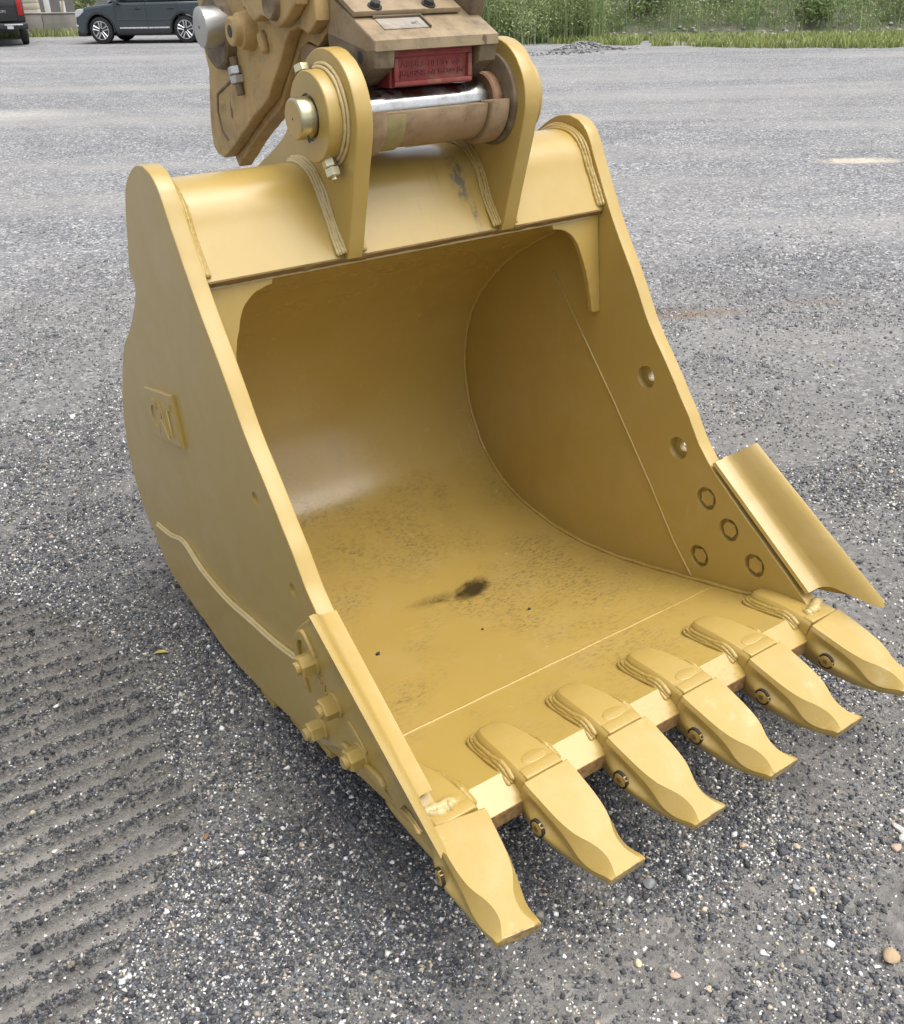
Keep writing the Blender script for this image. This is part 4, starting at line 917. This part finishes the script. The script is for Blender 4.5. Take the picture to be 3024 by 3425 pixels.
def wheel(parent, x, y, r, side, rim=True):
    """side -1: outer face towards -y"""
    w = 0.235; y0 = y if side < 0 else y-w
    prof = [(y0, r*0.66), (y0+0.004, r*0.80), (y0+0.02, r*0.95), (y0+0.05, r), (y0+w-0.05, r), (y0+w-0.02, r*0.95), (y0+w, r*0.66)]
    def ly(prof, seg=32, ang=40):
        me = lathe(prof, (0, r), 'y', seg, ang); return me
    whl = bpy.data.objects.new('wheel', ly(prof)); COL.objects.link(whl); whl.parent = parent; whl.location = (x, 0, 0); whl.data.materials.append(M_black)
    f = y0 if side < 0 else y0+w; d = 1 if side < 0 else -1
    rel('rim', ly([(f+d*0.004, r*0.70), (f-d*0.006, r*0.69), (f-d*0.006, r*0.645), (f+d*0.05, r*0.60), (f+d*0.055, 0.02)]), M_alloy if rim else M_trim, whl)
    if rim:
        rel('hub', ly([(f+d*0.03, r*0.18), (f+d*0.004, r*0.16), (f+d*0.002, r*0.02)], 20), M_alloy, whl)
        bk = rel('brake_void', ly([(f+d*0.0305, r*0.595), (f+d*0.031, 0.03)]), M_trim, whl)
        for k in range(5):
            for o_ in (-0.13, 0.13):
                a = k*2*math.pi/5+0.3; ca, sa = math.cos(a), math.sin(a); t = Vector((-sa, 0, ca)); d0 = Vector((ca, 0, sa))
                p0 = Vector((0, f+d*0.012, r))+d0*r*0.13+t*o_*r*0.55; p1 = Vector((0, f+d*0.004, r))+d0*r*0.655+t*o_*r
                rel('spoke', cyl_between(p0, p1, r*0.050, 6, 0, r*0.058), M_alloy, whl)
    return whl

SC = 0.94
dv = Vector((0.752, -0.659, 0)); lt = Vector((0.659, 0.752, 0)); fw = Vector((8.39, 30.87, 0))
suv = thing('parked_suv', fw-dv*0.93*SC, 'dark green grey SUV with silver alloy wheels parked broadside by the concrete wall', 'car', rz=math.atan2(dv.y, dv.x)); suv.scale = (SC, SC, SC)
M_suv = car_paint('suv_paint', (0.036, 0.052, 0.058), 0.18)
def arch(cx, r, a0=180, a1=0, n=14, zc=0.39): return [(cx+r*math.cos(R(a0+(a1-a0)*i/n)), zc+r*math.sin(R(a0+(a1-a0)*i/n))) for i in range(n+1)]
low = [(0.03, 0.36), (0.0, 0.55), (0.02, 0.74), (0.08, 0.93), (0.20, 1.00), (0.6, 1.06), (1.25, 1.13), (1.6, 1.16), (3.0, 1.17), (4.9, 1.18), (5.0, 1.0), (5.03, 0.62), (4.97, 0.42), (4.4, 0.30)]+arch(3.79, 0.455, 0, 180)+[(3.25, 0.27), (1.48, 0.27)]+arch(0.93, 0.455, 0, 180)+[(0.40, 0.29), (0.14, 0.28)]
fo = lambda L: [(0.93-(0.93-x)*0.86, z) if x < 0.4 else (x, z) for x, z in L]
low = fo(low)
rel('body', side_ext(low, [], 0.0, 1.98, 0.07), M_suv, suv)
green = [(1.15, 1.13), (1.95, 1.66), (2.5, 1.77), (3.6, 1.78), (4.35, 1.73), (4.80, 1.45), (4.93, 1.15)]
rel('cabin', side_ext(green, [], 0.16, 1.82, 0.10), M_suv, suv)
for yy0, yy1 in ((0.150, 0.165), (1.815, 1.830)):
    for q in ([(1.55, 1.20), (2.06, 1.58), (2.45, 1.66), (2.50, 1.20)], [(2.58, 1.20), (2.55, 1.67), (3.45, 1.67), (3.55, 1.20)], [(3.65, 1.20), (3.56, 1.66), (4.25, 1.62), (4.55, 1.40), (4.62, 1.20)]):
        rel('side_window', side_ext(q, [], yy0, yy1, 0.004), M_glass, suv)
for x in (1.50, 2.55, 3.62): rel('door_gap', box_me(x-0.007, x+0.007, -0.002, 0.02, 0.46, 1.15), M_trim, suv)
rel('sill_gap', box_me(1.50, 3.40, -0.002, 0.02, 0.452, 0.462), M_trim, suv)
for x in (2.28, 3.40):
    h = rel('door_handle', box_me(x-0.13, x+0.13, -0.035, 0.01, 0.985, 1.015, 0.01), M_suv, suv); rel('handle_recess', box_me(x-0.07, x+0.07, -0.003, 0.006, 0.955, 1.035, 0.002), M_trim, h)
for x0, x1 in ((1.60, 2.54), (2.56, 3.28)): rel('sill_trim', box_me(x0, x1, -0.030, 0.01, 0.425, 0.475, 0.01), M_bright, suv)
rel('sill_cladding', box_me(1.50, 3.30, -0.022, 0.06, 0.265, 0.425, 0.015), M_trim, suv)
crease = rel('door_crease', box_me(1.55, 3.35, -0.018, 0.03, 0.66, 0.70, 0.012), M_suv, suv)
for cx in (0.93, 3.79):
    ro = arch(cx, 0.500, 188, -8)+arch(cx, 0.452, -8, 188); rel('arch_trim', side_ext(ro, [], -0.020, 0.06, 0.012), M_trim, suv)
    for y, sd in ((-0.005, -1), (1.985, 1)): wheel(suv, cx, y, 0.39, sd)
rel('underbody', box_me(0.5, 4.5, 0.25, 1.73, 0.22, 0.5, 0.03), M_trim, suv)
rel('headlight', side_ext(fo([(0.0, 0.76), (0.03, 0.92), (0.14, 0.995), (0.39, 0.99), (0.38, 0.92), (0.16, 0.79)]), [], -0.012, 0.35, 0.02), M_lamp, suv)
rel('headlight', side_ext(fo([(0.0, 0.76), (0.03, 0.92), (0.14, 0.995), (0.39, 0.99), (0.38, 0.92), (0.16, 0.79)]), [], 1.63, 1.992, 0.02), M_lamp, suv)
rel('bumper_lower', box_me(0.10, 0.42, 0.03, 1.95, 0.22, 0.40, 0.04), M_trim, suv)
rel('fog_lamp', box_me(0.115, 0.20, -0.005, 0.24, 0.50, 0.56, 0.015), M_lamp, suv)
rel('grille', box_me(0.118, 0.18, 0.5, 1.48, 0.55, 0.82, 0.02), M_bright, suv)
rel('wing_mirror', box_me(1.55, 1.72, -0.20, 0.02, 1.12, 1.26, 0.035), M_suv, suv)
rel('tail_lamp', box_me(4.86, 5.02, 0.0, 0.25, 0.95, 1.16, 0.02), M_tail, suv)

# pickup, tail towards the camera
ex = Vector((0.974, -0.225, 0)); hd = Vector((0.225, 0.974, 0)); o0 = Vector((6.52, 32.0, 0))
pk = thing('pickup_truck', o0, 'black pickup truck cut off by the left edge, seen from behind with red tail lamp', 'truck', rz=math.atan2(hd.y, hd.x))
# local frame: x forward along heading, y to the truck's left (away from its right rear corner)
M_pk = car_paint('pickup_paint', (0.010, 0.010, 0.012))
rel('bed', box_me(0.0, 1.9, 0.0, 1.98, 0.62, 1.36, 0.05, 3), M_pk, pk)
tg = rel('tailgate', box_me(-0.035, 0.02, 0.20, 1.78, 0.66, 1.34, 0.025, 3), M_pk, pk)
rel('tailgate_handle', box_me(-0.055, -0.03, 0.84, 1.14, 1.16, 1.26, 0.01), M_trim, tg)
em = text_mesh('LTC', 0.16, 0.06, 0.006); remap(em, lambda c: np.column_stack([-0.036-c[:, 2], 0.66-c[:, 0], 0.90+c[:, 1]])); rel('tailgate_emblem', em, M_bright, tg)
for y0, y1 in ((0.02, 0.175), (1.805, 1.96)): rel('tail_lamp', box_me(-0.03, 0.16, y0, y1, 0.80, 1.32, 0.03), M_tail, pk)
bp_ = rel('rear_bumper', box_me(-0.20, -0.02, -0.03, 2.01, 0.46, 0.62, 0.03, 3), M_trim, pk)
rel('bumper_step', box_me(-0.23, -0.19, 0.10, 0.62, 0.56, 0.60, 0.01), M_bright, bp_)
rel('number_plate', box_me(-0.215, -0.198, 0.38, 0.56, 0.47, 0.56, 0.004), plain('number_plate_white', (0.55, 0.56, 0.58), 0.5), bp_)
rel('cab', side_ext([(1.95, 0.55), (1.95, 1.35), (2.05, 1.85), (2.5, 1.93), (3.6, 1.90), (4.3, 1.38), (5.6, 1.28), (5.8, 0.9), (5.75, 0.5)], [], 0.0, 1.98, 0.08), M_pk, pk)
rel('rear_window', box_me(1.935, 1.955, 0.35, 1.63, 1.40, 1.78, 0.01), M_glass, pk)
rel('chassis', box_me(0.1, 5.4, 0.35, 1.63, 0.36, 0.62, 0.03), M_trim, pk)
for cx in (1.05, 4.75):
    for y, sd in ((0.02, -1), (1.96, 1)): wheel(pk, cx, y, 0.40, sd, False)

# ------------------------------------------------------------------ wall and things behind it
wd = Vector((0.83, -0.558, 0)); wp0 = Vector((8.3, 37.3, 0))
def conc():
    s = NT('weathered_concrete'); a = s.noise(1.6, 6, 0.65); st = s.noise(2.2, 5, 0.6, co=s.mapping(scale=(1, 1, 0.12)))
    c = s.mix(a, (0.27, 0.25, 0.215), (0.40, 0.375, 0.33)); c = s.mix(s.ramp(st, [(0.45, 0.0), (0.7, 0.6)]), c, (0.17, 0.16, 0.14))
    return s.set(c, 0.9, 0.0, s.bump(s.noise(14, 6), 0.4, 0.02))
M_conc = conc()
wall = thing('concrete_wall', wp0, 'low stained concrete retaining wall behind the dark SUV', 'wall', rz=math.atan2(wd.y, wd.x))
for k in range(-3, 4): 
    rel('wall_panel', box_me(k*3.0+0.012, k*3.0+2.988, 0, 0.30, -0.2, 0.67+0.012*(k % 2), 0.015), M_conc, wall)
    rel('wall_coping', box_me(k*3.0+0.01, k*3.0+2.99, -0.02, 0.32, 0.671+0.012*(k % 2), 0.715+0.012*(k % 2), 0.012), M_conc, wall)
M_block = plain('pale_block', (0.50, 0.45, 0.35), 0.9, var=0.15, scale=8, bumps=0.4); M_wood = plain('grey_timber', (0.40, 0.33, 0.22), 0.85, var=0.25, scale=9, bumps=0.3); M_white = plain('white_board', (0.70, 0.70, 0.68), 0.6, var=0.06)
pil = thing('block_pillar', (8.35, 38.6, 0), 'pale stacked block pillar rising behind the wall beside the truck', 'pillar')
for k in range(9): rel('block', box_me(-0.24, 0.24, -0.2, 0.2, k*0.20+0.002, k*0.20+0.196, 0.012), M_block, pil).rotation_euler = (0, 0, -0.5+0.02*(k % 3))
wb2 = link('white_board', box_me(-0.10, 0.10, -0.02, 0.02, 0, 1.9, 0.004), M_white); wb2.location = (8.93, 38.75, 0); wb2.rotation_euler = (0, 0, -0.5); tag(wb2, 'upright white board next to the block pillar behind the wall', 'board')
tr = thing('timber_frame', (9.6, 39.2, 0), 'leaning timber poles of a frame behind the wall left of the SUV bonnet', 'timber frame')
for a_, b_ in (((-0.15, 0, 0), (0.22, 0.1, 2.0)), ((0.85, 0, 0), (0.30, 0.1, 2.0)), ((0.95, 0.1, 0), (0.98, 0.1, 2.0)), ((-0.1, 0.05, 1.06), (0.9, 0.05, 1.10))): rel('pole', cyl_between(a_, b_, 0.04, 8), M_wood, tr)
cn = thing('traffic_cone', (10.05, 38.9, 0), 'orange and white traffic cone behind the wall by the timber poles', 'traffic cone')
M_or = plain('orange_plastic', (0.75, 0.13, 0.03), 0.45, var=0.08)
rel('base', box_me(-0.19, 0.19, -0.19, 0.19, 0, 0.04, 0.01), M_or, cn)
rel('cone', lathe([(0.04, 0.15), (1.0, 0.03), (1.01, 0.02)], (0, 0), 'z', 20), M_or, cn)
rel('sleeve', lathe([(0.66, 0.0745), (0.84, 0.0525)], (0, 0), 'z', 20), M_white, cn)
shed = thing('open_shed', (9.2, 44.5, 0), 'dim open-sided shed in the background behind the wall and timber poles', 'shed')
M_shed = plain('faded_cladding', (0.36, 0.34, 0.31), 0.8, var=0.2, scale=3)
rel('back_wall', box_me(-5, 6, 2.4, 2.5, 0, 3.2), M_shed, shed); rel('roof', box_me(-5.2, 6.2, -0.4, 2.8, 3.2, 3.32), M_shed, shed)
for x in (-4.8, -1.6, 1.8, 5.6): rel('post', box_me(x-0.09, x+0.09, -0.09, 0.09, 0, 3.2, 0.01), M_white, shed)

# ------------------------------------------------------------------ plants along the yard's edge
def leaf_mat(name, c0, c1, c2):
    s = NT(name); f = s.attr('tone').outputs['Fac']; c = s.ramp(f, [(0.0, c0), (0.5, c1), (1.0, c2)])
    s.set(c, 0.65, 0.0, spec=0.25); s.b.inputs['Subsurface Weight'].default_value = 0.0
    tr_ = s.n.new('ShaderNodeBsdfTranslucent'); s.L(c, tr_.inputs[0]); mx = s.n.new('ShaderNodeMixShader'); mx.inputs[0].default_value = 0.25
    s.L(s.b.outputs[0], mx.inputs[1]); s.L(tr_.outputs[0], mx.inputs[2]); s.L(mx.outputs[0], s.n['Material Output'].inputs[0]); return s.m
M_grass = leaf_mat('grass_blades', (0.15, 0.20, 0.06), (0.28, 0.33, 0.11), (0.44, 0.44, 0.20))
M_weed = leaf_mat('weed_leaves', (0.13, 0.19, 0.07), (0.25, 0.32, 0.135), (0.40, 0.44, 0.23))
def blades(P, h, w, lean=0.35, tone=None, curl=0.25):
    """one bent blade (3 segments) at every base point P (n,3)"""
    n = len(P); az = rng.random(n)*2*math.pi; d = np.column_stack([np.cos(az), np.sin(az), np.zeros(n)]); sd = np.column_stack([-d[:, 1], d[:, 0], np.zeros(n)])
    ln = rng.normal(0, lean, n)[:, None]; Vv = np.zeros((n, 5, 3))
    for j, (t, ww) in enumerate(((0, 1.0), (0.5, 0.75))):
        b = P+d*ln*h[:, None]*t*t*(1+curl)+np.array((0, 0, 1))*h[:, None]*t
        Vv[:, 2*j] = b-sd*w[:, None]*ww; Vv[:, 2*j+1] = b+sd*w[:, None]*ww
    Vv[:, 4] = P+d*ln*h[:, None]*(1+curl)+np.array((0, 0, 1))*h[:, None]*0.97
    tri = np.array([(0, 1, 3), (0, 3, 2), (2, 3, 4)]); Fc = (np.arange(n)[:, None, None]*5+tri[None]).reshape(-1, 3)
    me = np_mesh('blades', Vv.reshape(-1, 3), Fc, 3); tn = rng.random(n) if tone is None else tone
    at = me.attributes.new('tone', 'FLOAT', 'POINT'); at.data.foreach_set('value', np.repeat(np.clip(tn, 0, 1), 5).astype(np.float32)); return me
def leaves(P, size, tone, flat=0.4):
    n = len(P); a = rng.normal(size=(n, 3)); a /= np.linalg.norm(a, axis=1)[:, None]; b = rng.normal(size=(n, 3)); b -= a*(a*b).sum(1)[:, None]; b /= np.linalg.norm(b, axis=1)[:, None]
    s_ = size[:, None]; Vv = np.stack([P-a*s_, P+b*s_*flat, P+a*s_, P-b*s_*flat], 1)
    me = np_mesh('leaves', Vv.reshape(-1, 3), np.arange(n*4).reshape(n, 4), 4); at = me.attributes.new('tone', 'FLOAT', 'POINT'); at.data.foreach_set('value', np.repeat(np.clip(tone, 0, 1), 4).astype(np.float32)); return me
# embankment rising behind the far edge of the yard
ed = np.array((0.78, -0.626)); en_ = np.array((0.626, 0.78)); e0 = np.array((17.8, 21.0))
def bank_h(t, s): return np.maximum(0, sstep(0.0, 9.0, s)*3.2)+0.25*(fbm(t, s, 0.7, 4)-0.5)*sstep(0.2, 1.8, s)-0.05*sstep(0.6, -0.2, s)
T_, S_ = np.meshgrid(np.linspace(-6.5, 26, 130), np.linspace(-1.0, 22, 70)); bx = e0[0]+ed[0]*T_+en_[0]*S_; by = e0[1]+ed[1]*T_+en_[1]*S_; bz = bank_h(T_, S_)-0.03
ii = np.arange(T_.size).reshape(T_.shape); bq = np.stack([ii[:-1, :-1], ii[:-1, 1:], ii[1:, 1:], ii[1:, :-1]], -1).reshape(-1, 4)
bme = np_mesh('embankment', np.column_stack([bx.ravel(), by.ravel(), bz.ravel()]), bq, 4); bme.shade_smooth()
def bank_mat():
    s = NT('bank_soil'); c = s.mix(s.ramp(s.noise(1.3, 6, 0.65), [(0.4, 0.0), (0.6, 1.0)]), (0.13, 0.12, 0.095), (0.06, 0.085, 0.03)); c = s.mix(s.ramp(s.noise(6, 5, 0.7), [(0.56, 0.0), (0.72, 0.7)]), c, (0.26, 0.24, 0.20)); return s.set(c, 0.9, 0.0, s.bump(s.noise(9, 6), 0.6, 0.05))
tag(link('embankment', bme, bank_mat()), kind='structure')
def bpt(t, s): return np.column_stack([e0[0]+ed[0]*t+en_[0]*s, e0[1]+ed[1]*t+en_[1]*s, np.maximum(bank_h(t, s)-0.03, 0.0)])
# mown-down grass strip in front
n = 30000; t = rng.uniform(-1.5, 16, n); s_ = rng.uniform(-4.6, 0.3, n); ok = (fbm(t, s_, 0.9, 3) > 0.34+0.16*sstep(2.2, -1.5, t)) & (s_ > -4.4+1.5*fbm(t, t*0+3, 0.6, 2)+np.clip(2.6-t*0.55, 0, 2.6)); P = bpt(t[ok], s_[ok])
gs = link('grass_strip', blades(P, rng.uniform(0.07, 0.24, len(P)), rng.uniform(0.010, 0.020, len(P)), 0.5, np.clip(0.45+0.3*rng.normal(size=len(P))+0.25*(fbm(P[:, 0], P[:, 1], 0.8)-0.5), 0, 1)), M_grass); tag(gs, 'strip of short bright grass between the gravel and the weedy bank', 'grass', kind='stuff')
# tall weeds: separate masses
def weeds(name, lab, t0, t1, s0, s1, n, hmin, hmax, tb=0.45, mat=None):
    t = rng.uniform(t0, t1, n); s_ = s0+(s1-s0)*rng.random(n)**1.0+1.1*(fbm(t, t*0+s0, 1.1, 3)-0.5); P = bpt(t, s_); hh = rng.uniform(hmin, hmax, n)*(0.10+1.75*fbm(t, s_, 0.9, 3)); tn = np.clip(tb+0.22*rng.normal(size=n)+0.7*(fbm(t, s_, 1.6, 3)-0.5), 0, 1)
    m1 = blades(P, hh, rng.uniform(0.006, 0.014, n), 0.30, tn)
    k = 17; Q_ = np.repeat(P, k, 0); u = rng.uniform(0.25, 1.0, len(Q_)); Q_ = Q_+np.column_stack([rng.normal(0, 0.16, len(Q_)), rng.normal(0, 0.16, len(Q_)), np.repeat(hh, k)*u])
    m2 = leaves(Q_, rng.uniform(0.025, 0.06, len(Q_)), np.clip(np.repeat(tn, k)+0.15*(u-0.5)+0.1*rng.normal(size=len(Q_)), 0, 1), 0.35)
    o = link(name, join([m1, m2]), mat or M_weed); tag(o, lab, 'weeds', kind='stuff'); return o
weeds('tall_weeds', 'dense stand of tall green weeds right behind the coupler', -5.0, 1.6, -0.9, 2.6, 3600, 0.7, 2.0, 0.55)
weeds('bank_weeds', 'scattered green weeds covering the bank along the top right', 1.0, 20, 0.9, 8.0, 4200, 0.30, 1.1, 0.42)
weeds('wall_weeds', 'low weeds growing along the foot of the concrete wall', -23.0, -21.9, 0, 0.1, 10, 0.2, 0.3)
def weeds_line(name, lab, a, b, width, n, h0, h1, mat):
    u = rng.random(n)[:, None]; P = (1-u)*np.array(a)+u*np.array(b)+np.column_stack([rng.normal(0, width, n), rng.normal(0, width, n)]); P = np.column_stack([P, np.zeros(n)])
    o = link(name, blades(P, rng.uniform(h0, h1, n)*(0.4+1.1*fbm(P[:, 0], P[:, 1], 1.2)), rng.uniform(0.012, 0.022, n), 0.5), mat); tag(o, lab, 'weeds', kind='stuff'); return o
bpy.data.objects.remove(bpy.data.objects['wall_weeds'])
weeds_line('wall_weeds', 'low green weeds growing along the foot of the concrete wall', (6.5, 38.2), (15.0, 32.5), 0.28, 2200, 0.08, 0.34, M_grass)
# bushes one can tell apart on the bank and by the wall
def bush(name, lab, loc, rad, hgt, n, tb):
    b = thing(name, loc, lab, 'bush', 'bushes at the edge of the yard'); k = 9
    cs = np.column_stack([rng.normal(0, rad*0.45, k), rng.normal(0, rad*0.45, k), rng.uniform(0.25, 0.85, k)*hgt]); cr = rng.uniform(0.3, 0.55, k)*rad
    w = rng.integers(0, k, n); d = rng.normal(size=(n, 3)); d /= np.linalg.norm(d, axis=1)[:, None]; P = cs[w]+d*(cr[w]*rng.uniform(0.55, 1.05, n))[:, None]; P[:, 2] = np.maximum(P[:, 2], 0.03)
    rel('foliage', leaves(P, rng.uniform(0.035, 0.075, n), np.clip(tb+0.2*rng.normal(size=n)+0.35*(w/k-0.5), 0, 1), 0.5), M_weed, b)
    ms = [tube(resample([(0, 0, 0), tuple(c*0.6), tuple(c)], 0.12), 0.014, 5) for c in cs]; rel('stems', join(ms, 60), M_twig, b); return b
for (t, s_, rad, hh, tb, lab) in ((3.2, 2.3, 0.75, 1.1, 0.35, 'dark leafy bush on the bank just right of the tall weeds'), (7.8, 1.8, 0.6, 0.75, 0.5, 'rounded bush on the bank above the middle of the grass strip'), (10.6, 2.1, 0.95, 1.0, 0.3, 'broad dark green bush on the bank near the top right corner'), (12.8, 1.5, 0.6, 0.7, 0.6, 'yellowish green bush on the bank at the right edge'), (5.4, 3.2, 0.8, 1.2, 0.62, 'pale green bush higher on the bank left of the stony gully')):
    p = bpt(np.array([t]), np.array([s_]))[0]; bush('bank_bush', lab, tuple(p), rad, hh, 1500, tb)
bush('wall_bush', 'light green leafy bush over the wall at the nose of the SUV', (10.15, 38.15, 0), 0.45, 1.5, 1500, 0.75)
# stones tipped along the foot of the bank
def rubble(name, lab, pts, r0, r1, cols, seed):
    base = []
    for k in range(4): 
        me = stone_mesh(seed+k); co = np.empty(len(me.vertices)*3); me.vertices.foreach_get('co', co); fa = np.array([p.vertices[:] for p in me.polygons]); base.append((co.reshape(-1, 3), fa)); bpy.data.meshes.remove(me)
    Vs = []; Fs = []; Cs = []; off = 0
    for i, p in enumerate(pts):
        co, fa = base[i % 4]; a = random.uniform(0, 6.3); r_ = random.uniform(r0, r1); M_ = np.array([(math.cos(a), -math.sin(a), 0), (math.sin(a), math.cos(a), 0), (0, 0, 1)])
        Vs.append(co@M_.T*r_+np.array(p)); Fs.append(fa+off); off += len(co); Cs.append(np.tile(np.array((*random.choice(cols), 1.0)), (len(co), 1)))
    me = np_mesh(name, np.concatenate(Vs), np.concatenate(Fs), 3); at = me.attributes.new('stone_tone', 'FLOAT_COLOR', 'POINT'); at.data.foreach_set('color', np.concatenate(Cs).astype(np.float32).ravel())
    s = NT(name+'_stone'); o = link(name, me, s.set(s.attr('stone_tone').outputs['Color'], 0.85)); tag(o, lab, 'rubble', kind='stuff')
t = rng.uniform(2.0, 14, 150); s_ = rng.normal(0.75, 0.32, 150); rubble('rubble_line', 'line of pale broken stones along the foot of the bank', bpt(t, s_)+[0, 0, 0.03], 0.025, 0.085, [(0.38, 0.36, 0.32), (0.30, 0.285, 0.26), (0.22, 0.22, 0.21), (0.45, 0.42, 0.35)], 40)
pp = np.column_stack([rng.normal(16.2, 0.75, 240), rng.normal(17.6, 0.35, 240)]); hz = 0.20*np.exp(-((pp[:, 0]-16.2)/0.8)**2-((pp[:, 1]-17.6)/0.4)**2); rubble('rubble_heap', 'low dark heap of gravel in front of the tall weeds', np.column_stack([pp, hz]), 0.02, 0.055, [(0.15, 0.15, 0.155), (0.21, 0.21, 0.21), (0.28, 0.27, 0.26)], 60)
